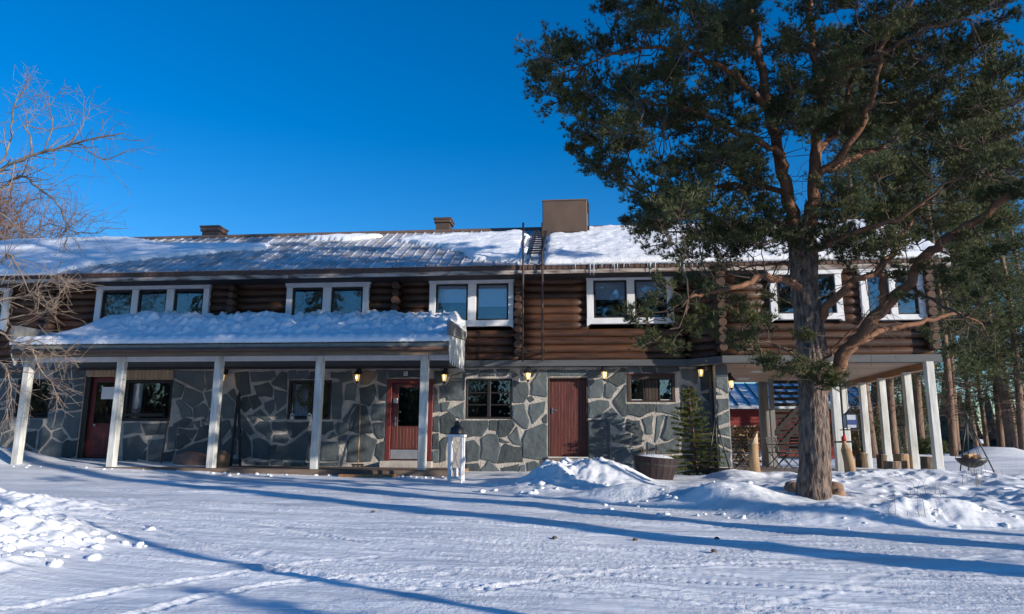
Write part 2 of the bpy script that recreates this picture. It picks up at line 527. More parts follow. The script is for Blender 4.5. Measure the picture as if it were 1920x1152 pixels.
def ground_z(x, y, fine=True):
    x = np.asarray(x, float); y = np.asarray(y, float)
    z = base_z(x, y)
    near = sm(60, 25, np.hypot(x, y + 10))
    e = road_edge(x)
    bank = sm(-0.1, 0.55, y - e) * sm(-3.3, -1.5, x)          # right hand banks
    inhouse = sm(-1.4, -0.6, y)
    wob = fbm(x * 0.8 + 3, y * 0.8, 4)
    # general softness
    z = z + 0.05 * fbm(x * 0.25, y * 0.25, 2) * near * (1 - inhouse)
    b = bank * (1 - .8 * np.exp(-(((x - 1.42) / .8) ** 2 + ((y + 2.6) / .8) ** 2))) * (0.10 + 0.16 * np.clip(wob + 0.3, 0, 1)) * (1 - 0.75 * sm(-2.2, -0.9, y))
    # shovelled heap
    b = b * (1 - .75 * sm(3.2, 2.4, x) * sm(-6.6, -5.6, y))
    heap = bump(x, y, 0.0, -3.9, 1.1, 1.05, 0.37, 0.0, 1.5) + bump(x, y, -0.85, -4.5, 0.6, 0.6, 0.20) + bump(x, y, 0.55, -4.6, 0.8, 0.7, 0.10) \
        + bump(x, y, 0.9, -5.0, 0.6, 0.5, 0.05)
    heap2 = bump(x, y, 2.2, -7.2, 0.9, 0.6, 0.24, -0.5) + bump(x, y, 1.0, -6.2, 0.9, 0.5, 0.10) + bump(x, y, 4.4, -8.5, 0.9, 0.35, 0.10, 0.1) \
        + bump(x, y, 3.4, -6.6, 0.9, 0.7, 0.08) + bump(x, y, 6.6, -8.4, 0.9, 0.4, 0.06) + bump(x, y, 6.6, -2.6, 1.4, 0.7, 0.14) \
        + bump(x, y, 4.7, -5.2, 1.6, 0.6, 0.08) + bump(x, y, 8.2, -6.8, 1.6, 0.8, 0.16)
    lbank = bump(x, y, -6.95, -11.7, 1.5, 1.3, 0.27, 0.15, 1.8) + bump(x, y, -6.3, -13.0, 1.5, 0.8, 0.16, 0, 1.5) + bump(x, y, -8.6, -9.4, 1.6, 1.2, 0.22)
    corner = bump(x, y, -16.6, -1.1, 2.0, 1.2, 0.42, 0, 1.4)
    mounds = bump(x, y, 17, 7, 3.5, 1.8, 0.22) + bump(x, y, 15.2, 10.5, 1.3, 1.0, 0.75) + bump(x, y, 18.0, 12, 1.4, 1.2, 0.7) + bump(x, y, 23, 9, 6, 1.6, 0.3) \
        + bump(x, y, 12.4, 4.4, 2.6, 1.2, 0.25) + bump(x, y, 11, 8, 3, 1.5, 0.35) + bump(x, y, 5.5, 9.5, 2, 1, 0.5)
    z = z + b + heap + heap2 + lbank + corner + mounds
    if fine:
        lump = 1.15 * np.clip(heap * 3.0, 0, 1) * sm(-2.4, -3.6, y) * sm(1.4, -0.2, x) + 1.25 * np.clip(lbank * 3.6, 0, 1) * sm(-4.6, -5.2, x)
        lump = lump + 0.8 * np.clip(bump(x, y, 4.4, -8.6, 1.0, 0.4, 1.0) + bump(x, y, 6.6, -8.5, 1.0, 0.45, 0.7), 0, 1)
        n1 = np.abs(fbm(x * 2.6, y * 2.6, 4)); n2 = fbm(x * 7, y * 7, 3)
        n3 = np.abs(fbm(x * 1.9 + 11, y * 1.9, 4))
        z = z + lump * (0.16 * np.clip(0.45 - n3, -.2, .45) + 0.08 * n1 + 0.10 * np.clip(fbm(x * 1.7 + 5, y * 1.7, 3), -.5, .6) + 0.035 * n2 - 0.02)
        z = z + 0.015 * fbm(x * 3, y * 3, 3) * bank * near
        road = (1 - bank) * near * (1 - inhouse)
        a = 0.22 + 0.25 * np.sin(x * 0.12)
        u = x * math.cos(0.26) - y * math.sin(0.26); v = x * math.sin(0.26) + y * math.cos(0.26)
        streak = fbm(u * 0.28, v * 2.6, 4)
        z = z + road * (0.026 * streak + 0.011 * fbm(u * 0.5, v * 6, 3) + 0.010 * sm(-.2, .5, fbm(u * .3 + 7, v * .9, 2)) * fbm(u * 1.6, v * 11, 3))
        z = z + road * 0.003 * fbm(x * 9, y * 9, 3) * sm(-5, -9, y)
        patch = sm(0.05, 0.35, fbm(x * 0.9 + 40, y * 0.9, 3))
        z = z + road * patch * 0.005 * fbm(x * 5, y * 5, 3)
        # tyre tracks
        for pl, w, depth in TRACKS:
            x0, y0 = pl.min(0) - 0.4; x1, y1 = pl.max(0) + 0.4
            msk = (x > x0) & (x < x1) & (y > y0) & (y < y1)
            if not msk.any():
                continue
            px = x[msk]; py = y[msk]
            best = np.full(px.shape, 9.0); arc = np.zeros(px.shape); side = np.zeros(px.shape); acc = 0.0
            for k in range(len(pl) - 1):
                d = pl[k + 1] - pl[k]; L = np.hypot(*d); d = d / L
                t = np.clip((px - pl[k][0]) * d[0] + (py - pl[k][1]) * d[1], 0, L)
                qx = px - pl[k][0] - t * d[0]; qy = py - pl[k][1] - t * d[1]
                dist = np.hypot(qx, qy)
                up = dist < best
                best = np.where(up, dist, best); arc = np.where(up, acc + t, arc)
                side = np.where(up, d[0] * qy - d[1] * qx, side)
                acc += L
            fade = 0.75 + 0.25 * np.sin(arc * 1.3 + 2 * w * 50)
            groove = -depth * sm(w, w * 0.75, best) + depth * 0.9 * np.exp(-((best - w * 1.12) / 0.03) ** 2)
            tread = depth * 0.5 * np.sign(np.sin(2 * math.pi * (arc + 0.4 * np.abs(side)) / 0.085)) * sm(w, w * 0.8, best)
            zz = z[msk] + fade * (groove + tread)
            z[msk] = zz
        # foot prints on the right bank and a few on the road
        for (fx, fy, fr, fd) in FOOT:
            msk = (np.abs(x - fx) < 0.4) & (np.abs(y - fy) < 0.4)
            if msk.any():
                d2 = ((x[msk] - fx) / fr) ** 2 + ((y[msk] - fy) / (fr * 0.7)) ** 2
                z[msk] = z[msk] - fd * np.exp(-d2 ** 2) + fd * 0.35 * np.exp(-((np.sqrt(d2) - 1.3) / 0.3) ** 2)
    return z


def gpix(x, y):
    """point of the bare ground slope seen at photo pixel"""
    r = ray(x, y)
    t = -1.41 / (r[2] - 0.0417 * r[1])
    return (CAM + r * t)[:2]


for pix, w, dp in [([(-40, 930), (120, 955), (300, 1000), (500, 1060), (640, 1085), (900, 1105)], 0.07, 0.012),
                   ([(-60, 1155), (150, 1120), (330, 1090), (520, 1062), (700, 1045)], 0.07, 0.012),
                   ([(200, 1165), (380, 1120), (520, 1092), (800, 1070), (1100, 1066)], 0.07, 0.011),
                   ([(250, 940), (480, 985), (700, 1025), (960, 1060), (1300, 1085), (1700, 1110)], 0.075, 0.010),
                   ([(400, 955), (700, 985), (1000, 1010), (1400, 1030)], 0.08, 0.008),
                   ([(900, 1110), (1050, 1085), (1200, 1062), (1500, 1050)], 0.08, 0.011),
                   ([(980, 930), (1150, 962), (1350, 985), (1560, 1005), (1920, 1020)], 0.08, 0.010),
                   ([(0, 900), (400, 915), (800, 935), (1000, 960)], 0.08, 0.008),
                   ([(1400, 1152), (1560, 1100), (1700, 1065), (1920, 1040)], 0.08, 0.007)]:
    pl = np.array([gpix(a, b) for a, b in pix])
    # smooth the line
    t = np.linspace(0, len(pl) - 1, 40)
    TRACKS.append((np.stack([np.interp(t, range(len(pl)), pl[:, 0]), np.interp(t, range(len(pl)), pl[:, 1])], 1), w, dp))
for k in range(30):      # faint older tracks along the drive
    y0 = random.uniform(-12.8, -5.6); a0 = random.uniform(-.32, -.18); cv = random.uniform(-.012, .012)
    xx = np.linspace(-11 + random.random() * 6, 3 + random.random() * 6, 26)
    TRACKS.append((np.stack([xx, y0 + a0 * (xx + 2) + cv * (xx + 2) ** 2], 1), random.uniform(.05, .08), random.uniform(.005, .010)))
FOOT = []
for k in range(230):
    fx = random.uniform(4.0, 11.5); fy = random.uniform(-8.3, -3.0)
    if math.hypot(fx - 3.4, fy + 7.2) > 0.7:
        FOOT.append((fx, fy, random.uniform(0.07, 0.14), random.uniform(0.02, 0.055)))
for k in range(10):
    FOOT.append((random.uniform(-5, 0), random.uniform(-13.6, -11), random.uniform(0.04, 0.09), random.uniform(0.008, 0.02)))


def build_ground():
    def axis(a, b, step, lo, hi):
        core = np.arange(a, b + step / 2, step)
        l = [a]; s = step
        while l[-1] > lo:
            s *= 1.22; l.append(max(lo, l[-1] - s))
        r = [core[-1]]; s = step
        while r[-1] < hi:
            s *= 1.22; r.append(min(hi, r[-1] + s))
        return np.concatenate([np.array(l[:0:-1]), core, np.array(r[1:])])
    xs = axis(-11.0, 9.5, 0.033, -1500, 1500)
    y1 = np.arange(-14.6, -9.0, 0.022); y2 = np.arange(-9.0, 0.6, 0.04)
    ys = axis(0.6, 14.0, 0.12, -9e9, 2000) if False else None
    far = [0.6]; s = 0.05
    while far[-1] < 2000:
        s *= 1.12 if far[-1] < 15 else 1.25
        if far[-1] < 15: s = min(s, 0.25)
        far.append(far[-1] + s)
    back = [-14.6]; s = 0.03
    while back[-1] > -800:
        s *= 1.25; back.append(back[-1] - s)
    ys = np.concatenate([np.array(back[:0:-1]), y1, y2, np.array(far)])
    X, Y = np.meshgrid(xs, ys)
    Z = ground_z(X.ravel(), Y.ravel())
    # keep the snow below the house floor
    Xr, Yr = X.ravel(), Y.ravel()
    V = np.stack([Xr, Yr, Z], 1)
    nx, ny = len(xs), len(ys)
    i = np.arange(nx * ny).reshape(ny, nx)
    T = np.stack([i[:-1, :-1], i[:-1, 1:], i[1:, 1:], i[1:, :-1]], -1).reshape(-1, 4)
    me = np_mesh('snow_ground', V, T, ['snow_drive'], smooth=True)
    o = link('snow_ground', me)
    o['kind'] = 'structure'
    print('ground', nx, ny)


build_ground()


def gz(x, y):
    return float(ground_z(np.array([float(x)]), np.array([float(y)]), False)[0])

# ==================================================================== THE HOUSE
YL = -0.25           # front of the long log wall
YW = -0.95           # front of the log wing over the terrace
YE = -1.1            # eave
ZE = 5.22            # eave top
YR = 2.6; ZR = 7.28  # ridge
XL, XR = -19.5, 8.75
Z1 = 2.70            # top of the stone wall

house = empty('log_house', (-4.0, 0.0, 0.0),
              'long two-storey house with dark brown log upper floor over a grey flagstone ground floor', 'house')

# ---- stone wall with openings
def rect(x0, x1, y0, y1, Y=0.0):
    a = onY((x0 + x1) / 2, y1, Y); b = onY((x0 + x1) / 2, y0, Y)
    ym = (y0 + y1) / 2
    return [WX(x0, ym, Y), WX(x1, ym, Y), float(a[2]), float(b[2])]


OPEN = {
    'w0': rect(29, 94, 711, 785),
    'entry': rect(152, 231, 705, 860),
    'went': rect(231, 322, 712, 790),
    'w1': rect(540, 621, 713, 787),
    'dc': rect(724, 811, 711, 864),
    'w2': rect(873, 960, 710, 786),
    'dr': rect(1027, 1103, 708, 858),
    'w3': rect(1176, 1266, 703, 754),
}
OPEN['entry'][1] = OPEN['went'][0]
XS0, XS1 = -19.0, WX(1342, 780, 0)
panel_z = OPEN['entry'][3]
WT = 0.32     # wall thickness

mb = MB()
cx = sorted({XS0, XS1} | {v for o in OPEN.values() for v in o[:2]})
cz = sorted({-0.6, Z1} | {v for o in OPEN.values() for v in o[2:]})
for i in range(len(cx) - 1):
    for j in range(len(cz) - 1):
        mx, mz = (cx[i] + cx[i + 1]) / 2, (cz[j] + cz[j + 1]) / 2
        if any(o[0] < mx < o[1] and o[2] < mz < o[3] for o in OPEN.values()):
            continue
        x0, x1, z0, z1 = cx[i], cx[i + 1], cz[j], cz[j + 1]
        mb.add([(x0, 0, z0), (x1, 0, z0), (x1, 0, z1), (x0, 0, z1)], [(0, 1, 2, 3)])
for o in OPEN.values():
    x0, x1, z0, z1 = o
    mb.add([(x0, 0, z0), (x0, WT, z0), (x0, WT, z1), (x0, 0, z1)], [(3, 2, 1, 0)])
    mb.add([(x1, 0, z0), (x1, WT, z0), (x1, WT, z1), (x1, 0, z1)], [(0, 1, 2, 3)])
    mb.add([(x0, 0, z0), (x1, 0, z0), (x1, WT, z0), (x0, WT, z0)], [(0, 1, 2, 3)][::-1])
    mb.add([(x0, 0, z1), (x1, 0, z1), (x1, WT, z1), (x0, WT, z1)], [(3, 2, 1, 0)])
# east end of the ground floor
mb.add([(XS1, 0, -0.6), (XS1, 5.0, -0.6), (XS1, 5.0, Z1), (XS1, 0, Z1)], [(0, 1, 2, 3)])
stone_wall = mb.build('stone_wall', 'mortar', house)

S4 = [(60, 320), (50, 420), (60, 540), (40, 650), (420, 400), (530, 345), (400, 505), (490, 420), (545, 530), (420, 640), (540, 660), (592, 360), (600, 430), (210, 660), (310, 760), (440, 750), (390, 840),
      (510, 850), (60, 750), (200, 760), (140, 850), (1360, 350), (1280, 400), (1390, 480), (1340, 570), (1275, 590), (1450, 580), (1530, 480), (1310, 670), (1375, 660), (1440, 660), (1240, 770), (1350, 720),
      (1330, 790), (1450, 770), (970, 700), (1110, 710), (960, 830), (1120, 840), (1030, 890), (1290, 890), (-60, 400), (-60, 560), (-70, 720), (-160, 480), (-160, 650), (-260, 550), (-260, 400), (-360, 600)]
S5 = [(100, 350), (205, 380), (340, 320), (480, 345), (570, 330), (640, 320), (740, 325), (150, 450), (95, 540), (355, 430), (480, 490), (400, 550), (300, 510), (230, 540), (355, 605), (480, 610), (275, 640), (90, 690),
      (360, 715), (475, 690), (610, 700), (240, 700), (490, 775), (440, 860), (580, 860), (230, 830), (340, 850), (115, 830), (825, 690), (855, 755), (920, 700), (925, 790), (845, 860), (885, 500), (975, 580), (990, 450),
      (1110, 460), (1215, 440), (1060, 640), (1200, 585), (1205, 710), (1075, 840), (1210, 850), (900, 320), (1210, 320), (1310, 315), (1420, 310), (1500, 310), (1165, 960), (710, 800), (250, 945), (350, 945), (480, 950), (600, 950), (850, 960),
      (1590, 320), (1600, 480), (1650, 440), (1670, 540)]
S6 = [(100, 420), (200, 370), (135, 540), (215, 560), (65, 670), (155, 660), (60, 790), (60, 890), (150, 840), (340, 700), (485, 685), (575, 690), (640, 750), (560, 790), (330, 870), (455, 840), (600, 890), (440, 985), (600, 995), (690, 990),
      (790, 975), (320, 300), (430, 300), (560, 300), (650, 300), (670, 430), (690, 590), (800, 370), (800, 570), (845, 640), (780, 780), (745, 492), (910, 300), (1050, 300), (1210, 410), (1290, 290), (1390, 300), (1490, 290), (1590, 285),
      (1330, 420), (1240, 540), (1400, 500), (1330, 640), (1240, 780), (1540, 560), (1740, 555), (1500, 650), (1590, 650), (1680, 650), (1770, 690), (1390, 780), (1520, 780), (1600, 800), (1700, 770), (1380, 860), (1480, 880), (1400, 940), (1240, 900), (1580, 900),
      (1720, 880), (320, 1010), (200, 960), (1010, 990), (-5, 960), (1700, 290)]
S7 = [(420, 300), (500, 290), (560, 310), (620, 290), (650, 360), (440, 470), (590, 430), (640, 440), (500, 400), (660, 500), (560, 500), (640, 600), (480, 650), (600, 690), (650, 780), (440, 760), (520, 780), (590, 850), (660, 900), (470, 880), (540, 950), (640, 980), (420, 950), (700, 650)]
seeds = []
for lst, ox in ((S4, 0), (S5, 400), (S6, 800), (S7, 1160)):
    for a, b in lst:
        p = onY(ox + a / 3.84, 620 + b / 3.84, 0.0)
        q = (float(p[0]), float(p[2]))
        if all(math.hypot(q[0] - s[0], q[1] - s[1]) > 0.13 for s in seeds) and q[0] < XS1:
            seeds.append(q)
for k in range(400):    # fill any big empty places far left
    q = (random.uniform(XS0, XS1), random.uniform(-0.2, Z1))
    if all(math.hypot(q[0] - s[0], q[1] - s[1]) > 0.62 for s in seeds) and not any(o[0] - .05 < q[0] < o[1] + .05 and o[2] - .05 < q[1] < o[3] + .05 for o in OPEN.values()):
        seeds.append(q)


def clip_half(poly, nx, nz, d):
    """keep nx*x+nz*z <= d"""
    out = []
    for i in range(len(poly)):
        a = poly[i]; b = poly[(i + 1) % len(poly)]
        da = nx * a[0] + nz * a[1] - d; db = nx * b[0] + nz * b[1] - d
        if da <= 0: out.append(a)
        if (da < 0) != (db < 0) and abs(da - db) > 1e-12:
            t = da / (da - db); out.append((a[0] + (b[0] - a[0]) * t, a[1] + (b[1] - a[1]) * t))
    return out


def area(p):
    return 0.5 * sum(p[i][0] * p[(i + 1) % len(p)][1] - p[(i + 1) % len(p)][0] * p[i][1] for i in range(len(p)))


def clean(poly, mind):
    out = []
    for p in poly:
        if not out or math.hypot(p[0] - out[-1][0], p[1] - out[-1][1]) > mind:
            out.append(p)
    while len(out) > 2 and math.hypot(out[0][0] - out[-1][0], out[0][1] - out[-1][1]) < mind:
        out.pop()
    return out


def stone_cells(seeds, x0, x1, z0, z1, opens, gap=(0.014, 0.044)):
    cells = []
    wts = [random.gauss(0, .10) for _ in seeds]
    for i, s in enumerate(seeds):
        if not (x0 < s[0] < x1):
            continue
        if any(o[0] < s[0] < o[1] and o[2] < s[1] < o[3] for o in opens):
            continue
        g = random.uniform(*gap)
        wi = wts[i]
        poly = [(x0 + .01, z0), (x1 - .01, z0), (x1 - .01, z1 - .015), (x0 + .01, z1 - .015)]
        for j, t in enumerate(seeds):
            if i == j: continue
            dx, dz = t[0] - s[0], t[1] - s[1]; L = math.hypot(dx, dz)
            if L > 3: continue
            gg = g * random.uniform(0.45, 1.6) - max(-.12, min(.12, (wi - wts[j]) * .5))
            poly = clip_half(poly, dx / L, dz / L, (dx / L) * (s[0] + t[0]) / 2 + (dz / L) * (s[1] + t[1]) / 2 - gg)
            if len(poly) < 3: break
        if len(poly) < 3: continue
        for o in opens:
            xs = [p[0] for p in poly]; zs = [p[1] for p in poly]
            if max(xs) < o[0] or min(xs) > o[1] or max(zs) < o[2] or min(zs) > o[3]:
                continue
            cand = [clip_half(poly, 1, 0, o[0] - .02), clip_half(poly, -1, 0, -(o[1] + .02)), clip_half(poly, 0, 1, o[2] - .02), clip_half(poly, 0, -1, -(o[3] + .02))]
            poly = max(cand, key=lambda c: area(c) if len(c) > 2 else 0)
            if len(poly) < 3: break
        poly = clean(poly, 0.035)
        if len(poly) >= 3 and area(poly) > 0.008:
            cells.append(poly)
    return cells


def rough_poly(poly):
    """slightly irregular corners: cut each corner and bend long edges"""
    out = []
    n = len(poly)
    for i in range(n):
        a, b, c = poly[i - 1], poly[i], poly[(i + 1) % n]
        la = math.hypot(b[0] - a[0], b[1] - a[1]); lc = math.hypot(c[0] - b[0], c[1] - b[1])
        k = min(0.022, 0.2 * min(la, lc)) * random.uniform(0.4, 1.2)
        out.append((b[0] + (a[0] - b[0]) / la * k, b[1] + (a[1] - b[1]) / la * k))
        out.append((b[0] + (c[0] - b[0]) / lc * k, b[1] + (c[1] - b[1]) / lc * k))
        if lc > 0.3:
            mx, mz = (b[0] + c[0]) / 2, (b[1] + c[1]) / 2
            nx, nz = (c[1] - b[1]) / lc, -(c[0] - b[0]) / lc
            j = random.uniform(-0.03, 0.008)
            out.append((mx + nx * j, mz + nz * j))
    return out


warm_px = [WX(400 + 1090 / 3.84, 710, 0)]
TRACED = [(637, 600, 3.009, '''40,370 75,355 95,372 88,455 30,450|115,390 195,365 205,420 170,485 120,465|215,370 268,385 268,455 225,450|190,480 268,472 266,565 195,565 185,520|100,480 150,490 190,635 120,640 55,620 70,540|20,560 75,480 93,478 52,545 40,590|195,585 265,575 266,660 225,668 205,640|45,690 70,655 140,648 210,680 175,795 45,800|212,705 266,680 262,790 235,800 205,760|0,585 45,578 50,620 10,645 0,640|0,660 40,650 35,690 5,700 0,690|150,285 205,290 200,320 165,360 115,365 120,300|212,285 270,285 268,365 215,342|0,300 60,290 75,340 20,350 0,340|280,285 360,285 360,325 280,328|370,285 450,285 450,325 370,325|525,290 580,295 585,350 530,360|640,315 690,300 705,320 705,450 612,450 600,380|565,380 590,370 605,430 575,440|525,372 550,400 565,510 530,520|575,470 620,465 605,510 580,515|610,512 700,468 700,560 650,545|525,555 560,542 560,630 525,625|570,550 610,527 650,560 665,640 640,650 575,635|525,650 558,642 560,725 525,725|525,745 558,737 558,800 525,800|570,690 600,662 640,667 605,700 600,790 570,800|690,570 835,570 840,600 800,655 725,660 675,640|850,570 890,570 888,622 848,618|900,568 970,565 985,595 950,650 900,660|955,662 1000,607 1025,705 985,698|905,668 960,690 940,692 908,685|805,670 845,647 893,652 905,720 885,805 800,780|715,690 760,682 790,720 785,790 720,800|900,740 935,702 1030,722 1030,800 892,808|1060,625 1150,588 1168,600 1170,790 1035,770 1037,680|980,487 1040,477 1068,570 1058,612 1040,606 980,555|1077,480 1160,462 1150,520 1092,583 1072,520|1060,442 1080,432 1097,450 1075,462|978,345 1060,358 1065,415 1040,462 980,465|1090,355 1130,285 1168,300 1168,430 1087,418|1145,560 1168,532 1168,580 1150,577|715,283 785,283 776,310 715,315|796,288 862,282 872,315 790,318|885,282 960,282 940,312 900,315|968,290 1005,312 975,328|1020,290 1060,330 1035,340|1030,283 1115,283 1085,320|1175,285 1238,285 1245,315 1175,320|1252,285 1385,282 1395,315 1252,316|800,845 840,797 880,832 908,862 800,865|920,835 1010,815 990,868 930,868|1025,825 1045,822 1045,865 1008,865|1062,808 1100,800 1165,832 1100,856 1065,864|715,815 780,812 790,838 770,868 720,868|1405,345 1480,332 1490,390 1470,435 1410,440|1500,368 1520,357 1565,390 1530,440 1500,430|1512,340 1590,275 1615,280 1612,350 1570,375|1408,470 1460,457 1515,460 1520,490 1480,520 1470,545 1408,550|1547,460 1615,368 1620,540 1600,540 1557,480|1495,532 1540,502 1605,560 1590,630 1510,570|1408,570 1503,562 1523,600 1523,800 1410,795|1625,477 1778,477 1773,515 1700,545 1620,530|1787,477 1915,472 1915,545 1870,530 1792,518|1625,562 1690,572 1713,640 1700,665 1615,622|1712,562 1768,542 1763,640 1732,640|1792,547 1835,537 1800,660 1780,690|1852,542 1960,575 1960,640 1850,680 1822,660|1530,652 1640,642 1645,700 1550,690|1660,650 1705,657 1700,700 1660,705|1535,722 1610,722 1640,760 1590,800 1540,790|1652,732 1710,717 1720,780 1660,790|1737,692 1775,712 1775,762 1740,765|1790,705 1860,695 1915,660 1915,750 1790,755|1630,270 1685,268 1700,300 1630,310|1702,266 1775,266 1785,303 1715,293|1792,266 1910,264 1912,290 1802,303|1405,288 1478,288 1470,322 1405,330|1497,282 1562,280 1510,322|1930,280 2020,285 2010,360 1940,330|1930,370 1985,380 2020,440 1935,450|2030,290 2110,290 2100,380 2040,400|1930,470 2060,460 2100,500 2090,540 1935,545|2040,420 2110,400 2110,480 2075,450|1980,560 2110,560 2110,660 1990,640|1980,660 2110,680 2110,770 1975,750|1960,770 2110,790 2110,860 1960,860|1420,812 1520,815 1520,865 1420,865|1540,815 1640,812 1650,865 1540,865|1670,805 1790,790 1790,865 1675,865|1810,775 1940,770 1940,865 1810,865'''),
          (400, 620, 3.84, '''155,310 250,300 268,450 195,468 170,400|270,300 435,292 450,330 410,355 280,370|425,378 490,303 530,310 528,430 440,392|545,295 590,290 598,345 548,350|605,295 680,292 690,350 610,350|700,300 780,300 790,350 700,355|295,402 395,377 425,420 420,478 320,475|442,425 528,447 520,520 460,578 450,500|372,522 435,502 435,560 410,603 377,560|260,482 310,467 345,530 290,568|190,540 215,487 245,482 270,550 230,588|110,452 150,422 175,490 170,518|55,472 95,462 150,520 145,628 75,630 60,560|297,602 340,572 415,635 385,650 310,620|250,612 290,612 310,640 290,668|447,610 520,562 525,630 460,635|60,662 110,647 122,690 60,780|195,602 240,642 293,735 265,753 190,680|302,690 340,657 400,662 423,740 400,783 320,720|432,662 525,657 528,723 432,713|537,662 690,657 680,690 580,773 550,758|440,752 540,747 545,788 510,808 432,800|415,832 458,827 445,878 415,893|480,832 560,822 680,725 690,760 665,933 480,925 415,915 462,870|287,790 330,777 400,812 405,930 290,910|202,790 215,717 265,802 270,900 210,918 197,860|132,700 188,692 198,720 185,788 140,760|65,832 130,772 166,800 160,890 70,900|785,660 860,657 863,710 800,748 785,740|880,682 905,662 905,748 890,730|832,770 860,732 890,760 832,780|780,802 888,807 905,835 905,933 780,935|855,382 928,372 930,500 920,633 857,633|850,300 935,300 925,352 850,340|232,932 300,940 295,962 240,960|312,945 400,942 400,968 315,968|420,942 500,938 500,970 425,968|520,948 640,952 640,972 525,972|700,720 770,780 765,930 690,935|70,920 190,930 190,960 75,960|660,950 900,950 900,972 665,972'''),
          (0, 620, 3.84, '''1255,290 1460,297 1475,400 1455,440 1260,342|1245,365 1325,402 1300,478 1245,483|1335,412 1450,452 1465,500 1390,553 1317,500|1270,512 1300,502 1373,570 1385,618 1312,623|1397,562 1465,527 1500,560 1490,618 1402,628|1255,672 1330,632 1375,642 1335,698 1260,688|1352,698 1380,645 1390,698|1397,662 1440,652 1430,698|1217,702 1278,692 1265,848 1212,853|1290,707 1418,717 1380,778 1290,740|1280,762 1330,752 1373,800 1300,848 1277,848|1440,705 1500,685 1500,760 1405,798|900,672 1000,667 1023,733 900,748|1027,672 1213,667 1193,748 1062,750|890,782 1000,757 1058,830 980,935 890,930|1077,792 1188,782 1180,850 1150,935 1072,935|1002,920 1053,862 1050,930|1182,882 1260,862 1230,940 1162,940|1270,870 1400,820 1500,790 1500,940 1280,940|1480,300 1590,290 1590,400 1490,430|1475,450 1590,420 1590,560 1510,550|1510,580 1590,580 1590,690 1510,670|1515,690 1600,720 1600,940 1515,940''')]
XTR = WX(233, 780, 0)
opens = list(OPEN.values()) + [[OPEN['entry'][0], OPEN['went'][1], OPEN['entry'][3] - .1, Z1]]
cells = [p for p in stone_cells(seeds, XS0, XTR, -0.1, Z1, opens)]
for ox, oy, sc_, txt in TRACED:      # shapes of the slabs measured on the wall
    for ptxt in txt.split('|'):
        poly = []
        for ab in ptxt.split():
            a, b = ab.split(',')
            p = onY(ox + float(a) / sc_, oy + float(b) / sc_, 0.0)
            poly.append((float(p[0]), min(float(p[2]), Z1 - .015)))
        if area(poly) < 0: poly.reverse()
        c_ = np.mean(poly, 0)
        poly = [(float(c_[0] + (q[0] - c_[0]) * (1 + .024 / max(.05, math.hypot(q[0] - c_[0], q[1] - c_[1])))), min(Z1 - .01, float(c_[1] + (q[1] - c_[1]) * (1 + .024 / max(.05, math.hypot(q[0] - c_[0], q[1] - c_[1])))))) for q in poly]
        poly = clip_half(poly, 1, 0, XS1 - .02)
        for o in opens[:-1]:
            if len(poly) < 3: break
            xs_ = [p[0] for p in poly]; zs_ = [p[1] for p in poly]
            if max(xs_) < o[0] or min(xs_) > o[1] or max(zs_) < o[2] or min(zs_) > o[3]: continue
            cand = [clip_half(poly, 1, 0, o[0] - .012), clip_half(poly, -1, 0, -(o[1] + .012)), clip_half(poly, 0, 1, o[2] - .012), clip_half(poly, 0, -1, -(o[3] + .012))]
            poly = max(cand, key=lambda c: area(c) if len(c) > 2 else 0)
        poly = clean(poly, .02) if len(poly) > 2 else poly
        if len(poly) > 2 and area(poly) > .004: cells.append(poly)
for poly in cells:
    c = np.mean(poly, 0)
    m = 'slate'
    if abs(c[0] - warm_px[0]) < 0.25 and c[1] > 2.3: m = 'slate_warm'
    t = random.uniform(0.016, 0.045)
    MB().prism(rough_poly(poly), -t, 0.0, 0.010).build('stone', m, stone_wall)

# narrow stone pier under the wing corner
PX0, PX1, PYF = WX(1345, 790, -0.45), WX(1369, 790, -0.45), -0.45
pier = MB().box(PX0, PX1, PYF, 0.4, -0.5, Z1).build('stone_pier', 'mortar', house)
ps = []
zz = -0.2
while zz < Z1 + .1:
    ps.append((random.uniform(PX0 + .02, PX1 - .02), zz)); zz += random.uniform(0.2, 0.42)
for poly in stone_cells(ps, PX0, PX1, -0.2, Z1, []):
    MB().prism(rough_poly(poly), PYF - 0.02, PYF, 0.012).build('stone', 'slate', pier)
MB().ring([(PX0 - 0.06, -0.08, 0.0), (PX0 - 0.06, -0.08, Z1)], 0.05, 8).build('corner_post', 'beam_grey', house, smooth=True)

# interior shell (dark rooms behind the panes)
mb = MB()
mb.box(XS0, XS1, 4.9, 5.0, -0.6, 7.0)
mb.box(XS0 - .1, XS0, 0.0, 5.0, -0.6, 5.1)
mb.box(XS0, XS1, 0.35, 4.9, -0.2, 0.12)
mb.box(XS0, XS1, 0.35, 4.9, Z1 - 0.02, Z1 + 0.12)
mb.box(XS0, XR - .7, -0.1, 4.9, 5.02, 5.08)
for xw in (-15.6, -11.0, -7.0, -3.6, -1.4, 0.6):
    mb.box(xw, xw + .1, 0.4, 4.9, 0.12, Z1 - .03)
mb.build('interior_wall', 'room_dark', house)

